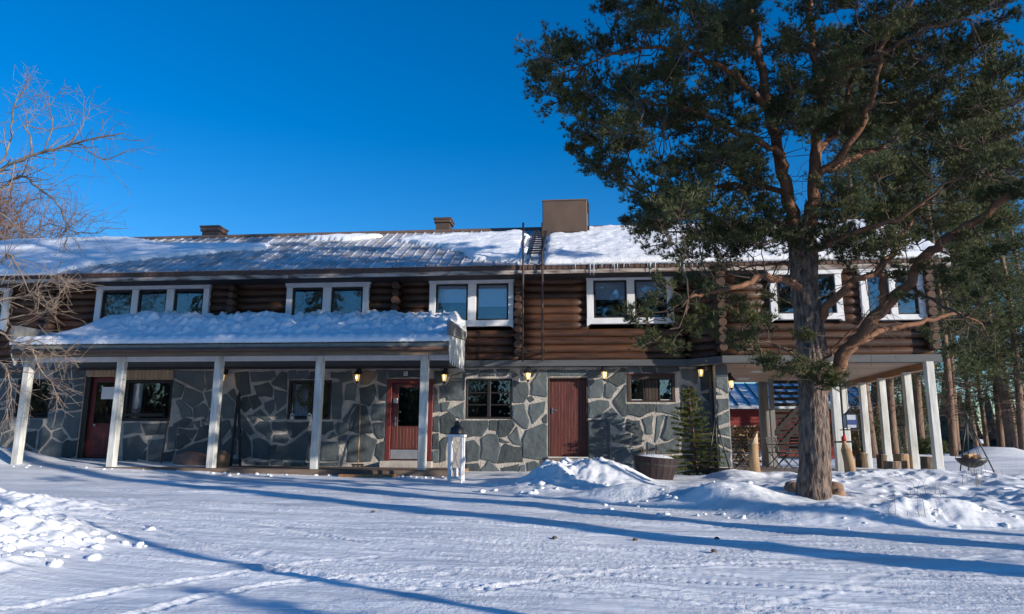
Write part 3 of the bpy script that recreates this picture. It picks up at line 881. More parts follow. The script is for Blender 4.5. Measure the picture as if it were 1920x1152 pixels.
# ---- floor beam between the storeys
XD0, XD1 = WX(1287, 640, YL), WX(1352, 640, YW)
MB().box(XL, XD0, YL - 0.06, 0.3, Z1 + 0.002, Z1 + 0.16).build('floor_beam', 'beam_grey', house)
mb = MB()
mb.add([(XD0, YL - 0.062, Z1 - 0.01), (XD1, YW - 0.06, Z1 - 0.01), (XD1, YW - 0.06, Z1 + 0.16), (XD0, YL - 0.062, Z1 + 0.16),
        (XD0, YL + 0.3, Z1 - 0.01), (XD1, YW + 0.3, Z1 - 0.01), (XD1, YW + 0.3, Z1 + 0.16), (XD0, YL + 0.3, Z1 + 0.16)],
       [(0, 1, 2, 3), (7, 6, 5, 4), (4, 5, 1, 0), (3, 2, 6, 7), (1, 5, 6, 2), (4, 0, 3, 7)])
mb.build('floor_beam', 'beam_grey', house)
XWE = WX(1752, 660, YW)
MB().box(XD1, XWE + .12, YW - 0.065, YW + 0.25, Z1 - 0.012, Z1 + 0.165).build('floor_beam', 'beam_grey', house)

# ---- upper windows: outer casing rectangles, panes
def upx(x, Y): return WX(x, 560, Y)


UPW = []


def add_up(px, Y, outer, ytop, ybot, panes, pt, pb, blind=None):
    x0, x1 = WX(outer[0], 560, Y), WX(outer[1], 560, Y)
    m = (outer[0] + outer[1]) / 2
    UPW.append(dict(Y=Y, x0=x0, x1=x1, z1=WZ(m, ytop, Y), z0=WZ(m, ybot, Y),
                    panes=[(WX(a, 560, Y), WX(b, 560, Y)) for a, b in panes], pz1=WZ(m, pt, Y), pz0=WZ(m, pb, Y), blind=blind))


YT = YL - 0.06
add_up(0, YT, (-62, 17), 537, 618, [(-52, -22), (-10, 6)], 547, 608)
add_up(0, YT, (180, 392), 532, 618, [(191, 247), (259, 312), (326, 381)], 543, 608)
add_up(0, YT, (537, 691), 528, 616, [(548, 605), (621, 680)], 539, 606)
add_up(0, YT, (805, 963), 519, 612, [(817, 877), (893, 953)], 532, 601, (0.5, 0.62))
add_up(0, YT, (1100, 1263), 513, 607, [(1113, 1175), (1190, 1250)], 525, 596, (0.5, 0.45))
add_up(0, YW - 0.06, (1444, 1580), 503, 599, [(1457, 1505), (1520, 1567)], 515, 588)
add_up(0, YW - 0.06, (1615, 1735), 498, 600, [(1628, 1668), (1682, 1722)], 510, 590)

# ---- log walls
PITCHL = 0.205; RL = 0.118
rows = [Z1 + 0.16 + PITCHL * (k + 0.5) for k in range(11)]
logs_wall = MB().box(XL, XD0 - 0.1, YL + 0.22, YL + 0.26, Z1 + 0.17, Z1 + 0.2).build('log_wall', 'log_wood', house)
wing_wall = MB().box(XD1 + .1, XWE - .1, YW + 0.22, YW + 0.26, Z1 + 0.17, Z1 + 0.2).build('log_wall', 'log_wood', house)


def make_log(x0, x1, yc, z, parent, taper0=False, taper1=False):
    n = max(3, int((x1 - x0) / 0.45) + 1)
    pts = []; rad = []
    for i in range(n):
        t = i / (n - 1)
        pts.append((x0 + (x1 - x0) * t, yc + random.uniform(-.008, .008), z + random.uniform(-.006, .006)))
        rad.append(RL * random.uniform(0.94, 1.04))
    if taper0: rad[0] *= 0.6; pts.insert(1, (x0 + 0.14, yc, z)); rad.insert(1, RL)
    if taper1: rad[-1] *= 0.6; pts.insert(len(pts) - 1, (x1 - 0.14, yc, z)); rad.insert(len(rad) - 1, RL)
    MB().ring(pts, rad, 10).build('log', 'log_wood', parent, smooth=True)


def log_run(X0, X1, Y, parent, columns, right_taper=False):
    wins = [w for w in UPW if abs(w['Y'] - (Y - .06)) < .01]
    for r, z in enumerate(rows):
        cuts = [(X0, X1)]
        for w in wins:
            if w['z0'] - .02 < z < w['z1'] - 0.02:
                new = []
                for a, b in cuts:
                    if w['x1'] <= a or w['x0'] >= b: new.append((a, b)); continue
                    if w['x0'] + .05 > a: new.append((a, w['x0'] + 0.05))
                    if w['x1'] - .05 < b: new.append((w['x1'] - 0.05, b))
                cuts = new
        for c in columns:
            new = []
            for a, b in cuts:
                if a < c < b: new += [(a, c), (c, b)]
                else: new.append((a, b))
            cuts = new
        for a, b in cuts:
            if b - a > 0.06:
                make_log(a, b, Y + RL, z, parent, False, right_taper and abs(b - X1) < .01)


COLS = [WX(102, 570, YL), WX(437, 570, YL), WX(743, 570, YL), WX(972, 590, YL)]
log_run(XL, XD0, YL, logs_wall, COLS, True)
log_run(XD1, XWE, YW, wing_wall, [])
for c in COLS:
    for k, z in enumerate(rows):
        rr = 0.105 * random.uniform(0.9, 1.08)
        MB().ring([(c, YL + .1, z + .1), (c, YL - 0.17, z + .1), (c, YL - 0.20, z + .1)], [rr, rr, rr * 0.86], 12).build('log_end', 'log_end_wood', logs_wall, smooth=False)
for c in (XD1 + 0.02, XWE - 0.02):
    for k, z in enumerate(rows):
        rr = 0.112 * random.uniform(0.92, 1.08)
        MB().ring([(c, YW + .3, z + .1), (c, YW - 0.17, z + .1), (c, YW - 0.20, z + .1)], [rr, rr, rr * 0.86], 12).build('log_end', 'log_end_wood', wing_wall, smooth=False)
# canted recess between the long wall and the wing
cant = MB().box(XD0, XD0 + .02, YL + .3, YL + .32, Z1 + .2, Z1 + .3).build('log_wall', 'log_wood', house)
for z in rows:
    MB().ring([(XD0 - .05, YL + 0.42, z), ((XD0 + XD1) / 2, (YL + YW) / 2 + 0.36, z), (XD1, YW + 0.3, z)], [RL, RL, RL], 10).build('log', 'log_wood', cant, smooth=True)
# wing east side + back logs
for z in rows:
    MB().ring([(XWE - .1, YW + .1, z), (XWE - .1, 2.0, z), (XWE - .1, 5.0, z)], RL, 10).build('log', 'log_wood', wing_wall, smooth=True)
for z in rows:
    MB().ring([(XL, 5.05, z), (-6.0, 5.05, z), (XWE - .1, 5.05, z)], RL, 8).build('log', 'log_wood', logs_wall, smooth=True)

for w in UPW:
    Y = w['Y']
    zt, zb, x0, x1 = w['z1'], w['z0'], w['x0'], w['x1']
    p0, p1 = w['pz0'], w['pz1']
    mb = MB()     # dark sash frame behind the casing
    fr = 0.045
    for a, b in w['panes']:
        mb.box(a - .01, a + fr, Y + .03, Y + .11, p0, p1); mb.box(b - fr, b + .01, Y + .03, Y + .11, p0, p1)
        mb.box(a + fr, b - fr, Y + .03, Y + .11, p1 - fr, p1 + .01); mb.box(a + fr, b - fr, Y + .03, Y + .11, p0 - .01, p0 + fr)
    win = mb.build('window', 'frame_dark', house)
    for a, b in w['panes']:
        MB().box(a + fr - .005, b - fr + .005, Y + .065, Y + .075, p0 + fr - .005, p1 - fr + .005).build('pane', 'pane_glass_up', win)
    xs = [x0] + [v for ab in w['panes'] for v in ab] + [x1]
    for k in range(0, len(xs), 2):
        MB().bbox(xs[k] + (0.0 if k == 0 else .004), xs[k + 1] - .004, Y - 0.02, Y + 0.12, p0 - .0, p1, 0.008).build('casing_board', 'white_paint', win)
    fl = 0.10
    MB().prism([(x0 - .0, p1 + .003), (x1 + .0, p1 + .003), (x1 + .06, zt - .01), (x1 + .06, zt + .01), (x0 - .06, zt + .01), (x0 - .06, zt - .01)], Y - 0.05, Y + 0.12).build('head_board', 'white_paint', win)
    MB().prism([(x0, zb - fl * .6), (x0 + fl, zb), (x1 - fl, zb), (x1, zb - fl * .6), (x1, p0 - .003), (x0, p0 - .003)], Y - 0.03, Y + 0.12).build('sill_board', 'white_paint', win)
    if w['blind']:
        for (a, b), f in zip(w['panes'], w['blind']):
            zb_ = p1 - (p1 - p0) * f
            MB().box(a + .02, b - .02, Y + .095, Y + .101, zb_, p1 - .02).build('blind', 'blind_cloth', win)

# wing east wall etc. closed by soffit; terrace soffit of boards
XT0, XT1 = XS1, XWE
soffit = MB().box(XT0 - .3, XT1 + .05, YW + 0.25, 5.0, Z1 + 0.05, Z1 + 0.10).build('terrace_ceiling', 'soffit_wood', house)
nb = 26
for k in range(nb):
    y0 = YW + 0.25 + (5.0 - YW - 0.3) * k / nb; y1 = YW + 0.25 + (5.0 - YW - 0.3) * (k + 1) / nb
    MB().box(XT0 + .003, XT1 - 0.12, y0 + .005, y1 - .005, Z1 + 0.02, Z1 + 0.048).build('ceiling_board', 'soffit_wood', soffit)
MB().box(XT1 - 0.11, XT1 + 0.09, YW + .26, 5.2, Z1 - 0.14, Z1 + 0.045).build('side_beam', 'orange_wood', house)
for (a, b) in ((1420, 698), (1393, 711)):  # two pale vent plates in the terrace ceiling, not lamps
    p = onZ(a, b, Z1 + .0)
    MB().box(p[0] - .17, p[0] + .17, p[1] - .17, p[1] + .17, Z1 - .0, Z1 + 0.018).build('ceiling_vent_plate', 'paper', soffit)

# terrace posts
def post(name, x, y, z0, z1, w, m='white_worn', parent=house, cut=True):
    b = 0.012
    prof = [(-w + b, -w), (w - b, -w), (w, -w + b), (w, w - b), (w - b, w), (-w + b, w), (-w, w - b), (-w, -w + b)]
    vs = [(x + p[0], y + p[1], z) for z in (z0, z1) for p in prof]
    fs = [tuple(range(7, -1, -1)), tuple(range(8, 16))] + [(k, (k + 1) % 8, 8 + (k + 1) % 8, 8 + k) for k in range(8)]
    return MB().add(vs, fs).build(name, m, parent)


XP = 8.12
for y in (-0.98, 0.28, 1.9, 3.32, 4.93):
    post('terrace_post', XP - .08, y, -0.1, Z1 - (0.012 if y < -.5 else .142), 0.088)
post('terrace_post', WX(1568, 800, -0.98) + .02, -0.98, -0.1, Z1 - .014, 0.088)
post('terrace_post', WX(1434, 800, 4.9), 4.9, -0.1, Z1 + .04, 0.13, 'grey_post')
post('terrace_post', WX(1598, 800, 4.9) - .35, 5.0, -0.1, Z1 + .04, 0.10, 'grey_post')
mb_ = empty  # keep linters quiet
terr = MB().box(XT0 + .02, XP - .1, -0.55, 5.2, -0.12, 0.06).build('terrace_floor', 'terrace_floor', house)
for k in range(30):
    y0 = -0.55 + 5.7 * k / 30
    MB().box(XT0 + .03, XP - .12, y0 + .006, y0 + 0.182, 0.062, 0.085).build('floor_plank', 'terrace_floor', terr)

# ---- main roof
slope = math.atan2(ZR - ZE, YR - YE)
roof = MB().add([(XL, YE + .06, ZE - .05), (XR, YE + .06, ZE - .05), (XR, YR, ZR - .06), (XL, YR, ZR - .06), (XL, 6.3, ZE - .05), (XR, 6.3, ZE - .05)],
                [(0, 1, 2, 3), (3, 2, 5, 4)]).build('roof', 'roof_metal', house)
PW = 0.30
npan = int((XR - XL) / PW)
pm = None
for k in range(npan):
    x = XL + PW * (k + 0.5)
    if pm is None:
        mb = MB()
        h = PW / 2; L = math.hypot(YR - YE, ZR - ZE)
        prof = [(-h + .004, 0.0), (-h + .006, 0.035), (-h + .028, 0.035), (-h + .034, 0.004), (h - .034, 0.004), (h - .004, 0.0)]
        segs = 6
        for i in range(segs):
            d0 = L * i / segs; d1 = L * (i + 1) / segs
            lift0, lift1 = 0.016, 0.004
            vs = []
            for d, lf in ((d0, lift0), (d1, lift1)):
                for u, hh in prof:
                    vs.append((u, d * math.cos(slope) - (hh + lf) * math.sin(slope), d * math.sin(slope) + (hh + lf) * math.cos(slope)))
            q = len(prof)
            fs = [(a, a + 1, q + a + 1, q + a) for a in range(q - 1)]
            if i >= 0:
                vs += [(u, d0 * math.cos(slope), d0 * math.sin(slope)) for u, hh in prof]
                fs += [(2 * q + a, 2 * q + a + 1, a + 1, a) for a in range(q - 1)]
            mb.add(vs, fs)
        first = mb.build('roof_panel', 'roof_metal', roof, local=True)
        pm = first.data
        first.location = np.array((x, YE, ZE)) - WLOC[roof.name]
    else:
        link('roof_panel', pm, roof, wloc=(x, YE, ZE))
MB().ring([(XL, YR, ZR + .01), (-5, YR, ZR + .01), (XR, YR, ZR + .01)], 0.09, 8).build('ridge_cap', 'ridge_brown', roof)
# eave build-up: ribbed strip, worn fascia, soffit
eave = MB().box(XL, XR, YE - 0.02, YE + 0.03, ZE - 0.125, ZE - 0.005).build('eave_strip', 'fascia_brown', house)
mb = MB()
k = XL
while k < XR:
    mb.box(k, k + 0.035, YE - 0.034, YE - 0.021, ZE - 0.122, ZE - 0.01); k += 0.15
o = mb.build('eave_rib', 'fascia_brown', house)
o['kind'] = 'stuff'
x = XL
while x < XR:
    L = min(random.uniform(3.4, 4.4), XR - x)
    MB().box(x + .004, x + L - .004, YE + 0.0, YE + 0.035, ZE - 0.235, ZE - 0.128).build('fascia_board', 'fascia_worn', house); x += L
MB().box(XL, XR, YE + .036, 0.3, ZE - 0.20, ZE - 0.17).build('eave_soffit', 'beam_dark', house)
# gable ends
for X in (XL + .05, XR - .6):
    MB().prism([(0.0, 5.0), (5.0, 5.0), (YR, ZR - .15)], X, X + .1, ax='x').build('gable', 'log_wood', house)

# chimneys and ventilation box (parts of the house)
def chim(px0, px1, ytop, ycap, ybase, Y, m, d):
    x0, x1 = WX(px0, ytop, Y), WX(px1, ytop, Y)
    z1, zc, z0 = WZ((px0 + px1) / 2, ytop, Y), WZ((px0 + px1) / 2, ycap, Y), WZ((px0 + px1) / 2, ybase, Y) - 1.2
    c = MB().box(x0 + .05, x1 - .05, Y + .05, Y + d - .05, z0, zc).build('chimney', m, house)
    MB().bbox(x0, x1, Y, Y + d, zc + .002, z1 - .06, .01).build('chimney_cap', m, c)
    MB().box(x0 - .02, x1 + .02, Y - .02, Y + d + .02, z1 - .058, z1).build('chimney_lid', 'chimney_metal', c)
    return c


chim(376, 411, 423, 433, 447, 2.9, 'chimney_brick', .6)
chim(814, 845, 408, 417, 437, 2.9, 'chimney_metal', .6)
YB = 1.6
vx0, vx1 = WX(1017, 400, YB), WX(1101, 400, YB); vz1, vz0 = WZ(1060, 376, YB), WZ(1060, 444, YB)
vent = MB().bbox(vx0, vx1, YB, YB + 1.3, vz0, vz1, .02).build('vent_box', 'chimney_metal', house)
MB().box(vx0 - .015, vx1 + .03, YB - .01, YB + 1.32, vz1 + .001, vz1 + .03).build('vent_lid', 'ridge_brown', vent)
MB().box(vx0 + .25, vx1 - .15, YB + .2, YB + 1.1, vz0 - .6, vz0 - .002).build('vent_base', 'chimney_metal', vent)
MB().box(vx0 + .28, vx1 - .16, YB - .006, YB - .001, vz0 + .04, vz0 + .15).build('vent_grille', 'slat_black', vent)
k = vx0 + .29
while k < vx1 - .18:
    MB().box(k, k + .025, YB - .022, YB - .007, vz0 + .035, vz0 + .155).build('vent_fin', 'chimney_metal', vent); k += .065
MB().box(vx1 + .032, vx1 + .06, YB + .1, YB + 1.2, vz0 + .1, vz1 - .05).build('vent_side', 'beam_dark', vent)

# ladders
lad = empty('wall_ladder', (WX(998, 600, -.5), -.5, 2.6), 'two tall dark steel ladder rails standing against the log wall and rising past the eave', 'ladder')
for px, yt in ((980.5, 418), (1017, 418)):
    X = WX(px, 550, YE - .1)
    MB().ring([(X, YE - .1, 2.72), (X, YE - .1, WZ(px, yt, YE - .1))], 0.026, 8).build('rail', 'ladder_brown', lad, smooth=True)
    MB().box(X - .03, X + .03, YE - .08, YL, 3.05, 3.09).build('bracket', 'ladder_brown', lad)
    MB().box(X - .03, X + .03, YE - .08, YE - .04, 5.0, 5.04).build('bracket', 'ladder_brown', lad)
xa, xb = WX(980.5, 550, YE - .1), WX(1017, 550, YE - .1)
for z in (2.95, 3.02):
    MB().ring([(xa + .027, YE - .1, z), (xb - .027, YE - .1, z)], 0.016, 6).build('rung', 'ladder_brown', lad)
rl = empty('roof_ladder', (WX(1003, 470, 0), 0.4, 6.0), 'short dark ladder lying on the snowy roof below the big vent box', 'ladder')
def on_roof(x, d, h=0.0):
    return np.array([x, YE + d * math.cos(slope) - h * math.sin(slope), ZE + d * math.sin(slope) + h * math.cos(slope)])
r0, r1 = xa + .1, xb - .02
for x in (r0, r1):
    MB().ring([on_roof(x, 0.1, .25), on_roof(x, 2.9, .25)], 0.028, 6).build('rail', 'dark_metal', rl)
for k in range(11):
    MB().ring([on_roof(r0 + .03, 0.25 + k * .26, .25), on_roof(r1 - .03, 0.25 + k * .26, .25)], 0.022, 6).build('rung', 'dark_metal', rl)

# ---- porch
PXL, PXR = WX(22, 650, -2.6), WX(842, 640, -2.6)
YPF = -2.6
zpf = WZ(500, 644, YPF)     # top of the metal edge at the front
zpb = zpf + 0.42
proof = MB().add([(PXL, YPF, zpf - .03), (PXR, YPF, zpf - .03), (PXR, YL - .1, zpb), (PXL, YL - .1, zpb),
                  (PXL, YPF, zpf - .07), (PXR, YPF, zpf - .07), (PXR, YL - .1, zpb - .08), (PXL, YL - .1, zpb - .08)],
                 [(0, 1, 2, 3), (7, 6, 5, 4), (4, 5, 1, 0), (5, 6, 2, 1), (7, 4, 0, 3)]).build('porch_roof', 'edge_green', house)
# corrugated front edge
mb = MB()
n = int((PXR - PXL) / 0.0375)
vs = []; fs = []
for k in range(n + 1):
    xx = PXL + (PXR - PXL) * k / n
    s = (k % 4 in (1, 2))
    zt = zpf + (0.022 if s else 0.0)
    vs += [(xx, YPF - .05, zt), (xx, YPF + .5, zt + .055)]
for k in range(n):
    fs.append((2 * k, 2 * k + 2, 2 * k + 3, 2 * k + 1))
mb.add(vs, fs).build('corrugated_sheet', 'edge_green', proof)
MB().box(PXL, PXR, YPF - .015, YPF + .02, zpf - .10, zpf - .012).build('edge_strip', 'edge_green', proof)
MB().ring([(PXL, YPF - .04, zpf - .15), ((PXL + PXR) / 2, YPF - .04, zpf - .15), (PXR, YPF - .04, zpf - .15)], 0.05, 8).build('gutter', 'fascia_brown', proof, smooth=True)
MB().box(PXL, PXR, YPF + .03, YPF + .07, zpf - .30, zpf - .05).build('fascia_board', 'fascia_olive', proof)
# ceiling of the porch
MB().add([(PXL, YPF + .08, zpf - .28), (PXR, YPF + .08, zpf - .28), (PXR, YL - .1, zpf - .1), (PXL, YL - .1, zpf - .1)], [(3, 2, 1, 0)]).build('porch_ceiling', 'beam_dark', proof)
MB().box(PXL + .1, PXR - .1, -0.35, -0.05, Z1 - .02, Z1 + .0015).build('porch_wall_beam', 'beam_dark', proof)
ZB1 = WZ(500, 667, -2.1); ZB0 = WZ(500, 677, -2.1)
PP = [(44, 770), (220, 770), (404, 775), (595.5, 775), (794, 775)]
PX = [WX(a, b, -2.1) for a, b in PP]
xs = [PXL + .1] + PX + [PXR - .05]
for k in range(len(xs) - 1):
    a = xs[k] + (.097 if k > 0 else 0); b = xs[k + 1] - (.097 if k < len(xs) - 2 else 0)
    MB().box(a, b, -2.13, -2.02, ZB0, ZB1).build('porch_beam', 'white_paint', house)
for X in PX:
    post('porch_post', X, -2.1, 0.085, ZB1 + .06, 0.09)
# scalloped gable boards (planks with pointed ends)
for X in (PXR - .0, PXL):
    gb = MB().box(X - .03, X - .005, YPF + .1, -0.5, zpf - .02, zpf + .02).build('gable_board', 'white_plank', house)
    n = 7
    y0, y1 = YPF - .0, -0.55
    zt0, zt1 = zpf + .15, zpf + .33
    for k in range(n):
        a = y0 + (y1 - y0) * k / n + .004; b = y0 + (y1 - y0) * (k + 1) / n - .004
        m = (a + b) / 2
        zt = zt0 + (zt1 - zt0) * k / n
        zb = 2.66 - 0.0
        MB().prism([(a, zb + .13), (m, zb - .12), (b, zb + .13), (b, zt), (a, zt)], X, X + .022, ax='x').build('gable_plank', 'white_plank', gb)
    MB().prism([(y0 - .04, zt0 + .004), (y1, zt1 + .004), (y1, zt1 + .22), (y0 + .12, zt0 + .36), (y0 - .04, zt0 + .34)], X - .05, X + .05, ax='x').build('gable_flashing', 'grey_post', gb)
# deck
deck = MB().box(PXL + .1, PXR + .05, -2.22, -0.03, -0.3, 0.055).build('porch_deck', 'deck_wood', house)
for k in range(14):
    y0 = -2.26 + k * 0.158
    MB().box(PXL + .08, PXR + .1, y0, y0 + .148, 0.057, 0.084).build('deck_plank', 'deck_wood', deck)
for k in range(7):
    x0 = PXL + .1 + (PXR - PXL) * k / 7
    MB().box(x0 + .006, x0 + (PXR - PXL) / 7 - .006, -2.30, -2.265, -0.14, 0.075).build('deck_edge_board', 'deck_wood', deck)
MB().box(PXR + .055, PXR + .09, -2.25, -0.03, -.25, .075).build('deck_edge_board', 'orange_wood', deck)
MB().box(WX(640, 888, -2.55), WX(740, 888, -2.55), -2.75, -2.36, -.1, -.005).build('deck_step', 'orange_wood', deck)

# ---- lower windows and doors
def casement(key, cols, rws, m, recess=0.07, fr=0.05, bar=0.035, glass='pane_glass'):
    x0, x1, z0, z1 = OPEN[key]
    Y = recess
    mb = MB()
    mb.bbox(x0 + .001, x0 + fr, Y - .07, Y + .06, z0, z1); mb.bbox(x1 - fr, x1 - .001, Y - .07, Y + .06, z0, z1)
    mb.bbox(x0 + fr, x1 - fr, Y - .07, Y + .06, z1 - fr, z1 - .001); mb.bbox(x0 + fr, x1 - fr, Y - .07, Y + .06, z0 + .001, z0 + fr)
    win = mb.build('window', m, house)
    W = (x1 - x0 - 2 * fr) / cols; H = (z1 - z0 - 2 * fr) / rws
    for i in range(1, cols):
        xx = x0 + fr + W * i
        MB().bbox(xx - bar * 1.3, xx + bar * 1.3, Y - .05, Y + .05, z0 + fr, z1 - fr).build('mullion', m, win)
    for i in range(cols):
        xa_ = x0 + fr + W * i + (bar * 1.3 if i else 0); xb_ = x0 + fr + W * (i + 1) - (bar * 1.3 if i < cols - 1 else 0)
        for j in range(1, rws):
            zz_ = z0 + fr + H * j
            MB().bbox(xa_ + .001, xb_ - .001, Y - .03, Y + .04, zz_ - bar * .5, zz_ + bar * .5).build('glazing_bar', m, win)
        for j in range(rws):
            za_ = z0 + fr + H * j + (bar * .5 if j else 0); zb_ = z0 + fr + H * (j + 1) - (bar * .5 if j < rws - 1 else 0)
            MB().box(xa_, xb_, Y + .0, Y + .008, za_, zb_).build('pane', glass, win)
    return win


casement('w0', 1, 1, 'frame_dark')
casement('went', 1, 1, 'frame_dark', recess=.10, fr=.09)
casement('w1', 2, 1, 'frame_dark', fr=.07)
casement('w2', 2, 3, 'frame_dark', fr=.055)
# window with plank shutter in the middle
x0, x1, z0, z1 = OPEN['w3']
mb = MB()
mb.bbox(x0 + .001, x0 + .09, -.02, .12, z0, z1); mb.bbox(x1 - .09, x1 - .001, -.02, .12, z0, z1)
mb.bbox(x0 + .09, x1 - .09, -.02, .12, z1 - .12, z1 - .001); mb.bbox(x0 + .09, x1 - .09, -.02, .12, z0 + .001, z0 + .04)
win = mb.build('window', 'frame_brown', house)
pa = [(WX(1183, 730, .08), WX(1205, 730, .08)), (WX(1237, 730, .08), WX(1258, 730, .08))]
za, zb = z0 + .045, z1 - .125
for a, b in pa:
    MB().box(a, b, .06, .068, za, zb).build('pane', 'pane_glass_up', win)
    for q in (a - .035, b):
        MB().bbox(q, q + .035, .0, .10, za, zb).build('sash', 'frame_dark', win)
    MB().bbox(a + .001, b - .001, .02, .09, za, za + .02).build('sash_sill', 'white_paint', win)
a, b = pa[0][1] + .05, pa[1][0] - .05
for k in range(4):
    MB().bbox(a + (b - a) * k / 4 + .003, a + (b - a) * (k + 1) / 4 - .003, .01, .05, za, zb).build('shutter_plank', 'shutter_brown', win)
MB().box(pa[1][1] + .036, x1 - .095, .05, .08, za, zb).build('side_panel', 'frame_dark', win)
MB().box(x0 - .03, x1 + .03, -.05, .0, z1 + .002, z1 + .03).build('head_trim', 'door_brown_red', win)

# pale panel over the entrance
ex0, ex1 = OPEN['entry'][0] + .05, OPEN['went'][1]
zt_, zl_, zr_ = Z1 - .03, OPEN['entry'][3], OPEN['went'][3]
pan = MB().box(ex0, ex1, -.005, .0, zl_ - .03, zt_).build('entrance_panel', 'pale_wood', house)
n = 22
for k in range(n):
    a = ex0 + (ex1 - ex0) * k / n; b = ex0 + (ex1 - ex0) * (k + 1) / n
    zb_ = zl_ + .003 if b < OPEN['went'][0] + .02 else zr_ + .003
    MB().bbox(a + .003, b - .003, -.035, -.006, zb_, zt_, .006).build('panel_board', 'pale_wood', pan)


def plank_fill(par, name, m, x0, x1, z0, z1, y, n):
    for k in range(n):
        MB().bbox(x0 + (x1 - x0) * k / n + .002, x0 + (x1 - x0) * (k + 1) / n - .002, y - .018, y, z0, z1, .006).build(name, m, par)


# entrance door left: dark frame, red leaf with glass
x0, x1, z0, z1 = OPEN['entry']
mb = MB(); mb.bbox(x0 + .001, x0 + .14, .02, .2, z0, z1 - .001); mb.bbox(x1 - .07, x1 - .001, .02, .2, z0, z1 - .001); mb.box(x0 + .14, x1 - .07, .02, .2, z1 - .03, z1 - .001)
dl = mb.build('door', 'frame_dark', house)
lx0, lx1, lz0, lz1 = x0 + .145, x1 - .075, z0 + .03, z1 - .035
gx0, gx1, gz0, gz1 = lx0 + .13, lx1 - .13, lz0 + .93, lz1 - .13
mb = MB(); Y = .12
mb.bbox(lx0, gx0, Y, Y + .05, lz0, lz1); mb.bbox(gx1, lx1, Y, Y + .05, lz0, lz1); mb.box(gx0, gx1, Y, Y + .05, gz1, lz1); mb.box(gx0, gx1, Y + .01, Y + .05, lz0, gz0)
mb.build('door_leaf', 'door_red', dl)
plank_fill(dl, 'door_plank', 'door_red', gx0 + .002, gx1 - .002, lz0 + .05, gz0 - .06, Y + .009, 7)
MB().box(gx0 - .004, gx1 + .004, Y + .02, Y + .028, gz0, gz1).build('door_glass', 'pane_glass', dl)
MB().box(gx0 + .16, gx1 - .02, Y + .012, Y + .0155, gz1 - .48, gz1 - .14).build('door_notice', 'paper', dl)
MB().ring([(lx0 + .22, Y - .05, lz0 + .88), (lx0 + .22, Y, lz0 + .88)], .03, 8).build('door_knob', 'steel', dl)

# centre door
x0, x1, z0, z1 = OPEN['dc']
mb = MB(); mb.bbox(x0 + .001, x0 + .13, -.03, .2, z0, z1 - .001); mb.bbox(x1 - .13, x1 - .001, -.03, .2, z0, z1 - .001); mb.bbox(x0 + .13, x1 - .13, -.03, .2, z1 - .12, z1 - .001)
dcn = mb.build('door', 'door_red', house)
lx0, lx1, lz0, lz1 = x0 + .135, x1 - .135, z0 + .02, z1 - .125
gx0, gx1, gz0, gz1 = lx0 + .17, lx1 - .12, lz0 + .88, lz1 - .10
mb = MB(); Y = .05
mb.bbox(lx0, gx0, Y, Y + .05, lz0, lz1); mb.bbox(gx1, lx1, Y, Y + .05, lz0, lz1); mb.box(gx0, gx1, Y, Y + .05, gz1, lz1); mb.box(gx0, gx1, Y + .01, Y + .05, lz0, gz0)
mb.build('door_leaf', 'door_brown_red', dcn)
plank_fill(dcn, 'door_plank', 'door_brown_red', lx0 + .01, lx1 - .01, lz0 + .28, gz0 - .04, Y - .001, 11)
MB().box(gx0 - .004, gx1 + .004, Y + .02, Y + .028, gz0, gz1).build('door_glass', 'pane_glass', dcn)
MB().box(lx0 + .005, lx1 - .005, Y - .012, Y - .002, lz0 + .02, lz0 + .26).build('kick_plate', 'galvanized', dcn)
h = MB().box(lx0 + .09, lx0 + .13, Y - .02, Y - .001, lz0 + .88, lz0 + 1.12).build('door_handle', 'steel', dcn)
MB().ring([(lx0 + .11, Y - .02, lz0 + 1.02), (lx0 + .11, Y - .06, lz0 + 1.02), (lx0 + .24, Y - .06, lz0 + 1.02)], .012, 6).build('lever', 'steel', h)
MB().bbox(lx0 + .04, lx0 + .15, Y - .045, Y - .001, lz0 + 1.48, lz0 + 1.62).build('key_pad', 'steel', dcn)
MB().box(x0 - .05, x1 + .05, -.28, -.03, .085, z0 - .01).build('door_step', 'mortar', dcn)

# right plank door
x0, x1, z0, z1 = OPEN['dr']
mb = MB(); mb.bbox(x0 + .001, x0 + .05, .0, .2, z0, z1 - .001); mb.bbox(x1 - .05, x1 - .001, .0, .2, z0, z1 - .001); mb.box(x0 + .05, x1 - .05, .0, .2, z1 - .04, z1 - .001)
drr = mb.build('door', 'frame_brown', house)
MB().box(x0 + .052, x1 - .052, .142, .17, z0 + .01, z1 - .042).build('door_leaf', 'door_brown_red', drr)
plank_fill(drr, 'door_plank', 'door_brown_red', x0 + .054, x1 - .054, z0 + .012, z1 - .044, .14, 11)
h = MB().box(x0 + .10, x0 + .14, .10, .12, z0 + 1.12, z0 + 1.28).build('door_handle', 'steel', drr)
MB().ring([(x0 + .12, .10, z0 + 1.22), (x0 + .12, .06, z0 + 1.22), (x0 + .26, .06, z0 + 1.20)], .012, 6).build('lever', 'steel', h)
MB().box(x0 - .0, x1 + .0, -.12, .05, -.05, z0 - .01).build('door_step', 'deck_wood', drr)
MB().box(x0 + .01, x1 - .01, -.13, .02, z0 - .008, z0 + .015).build('threshold', 'white_worn', drr)

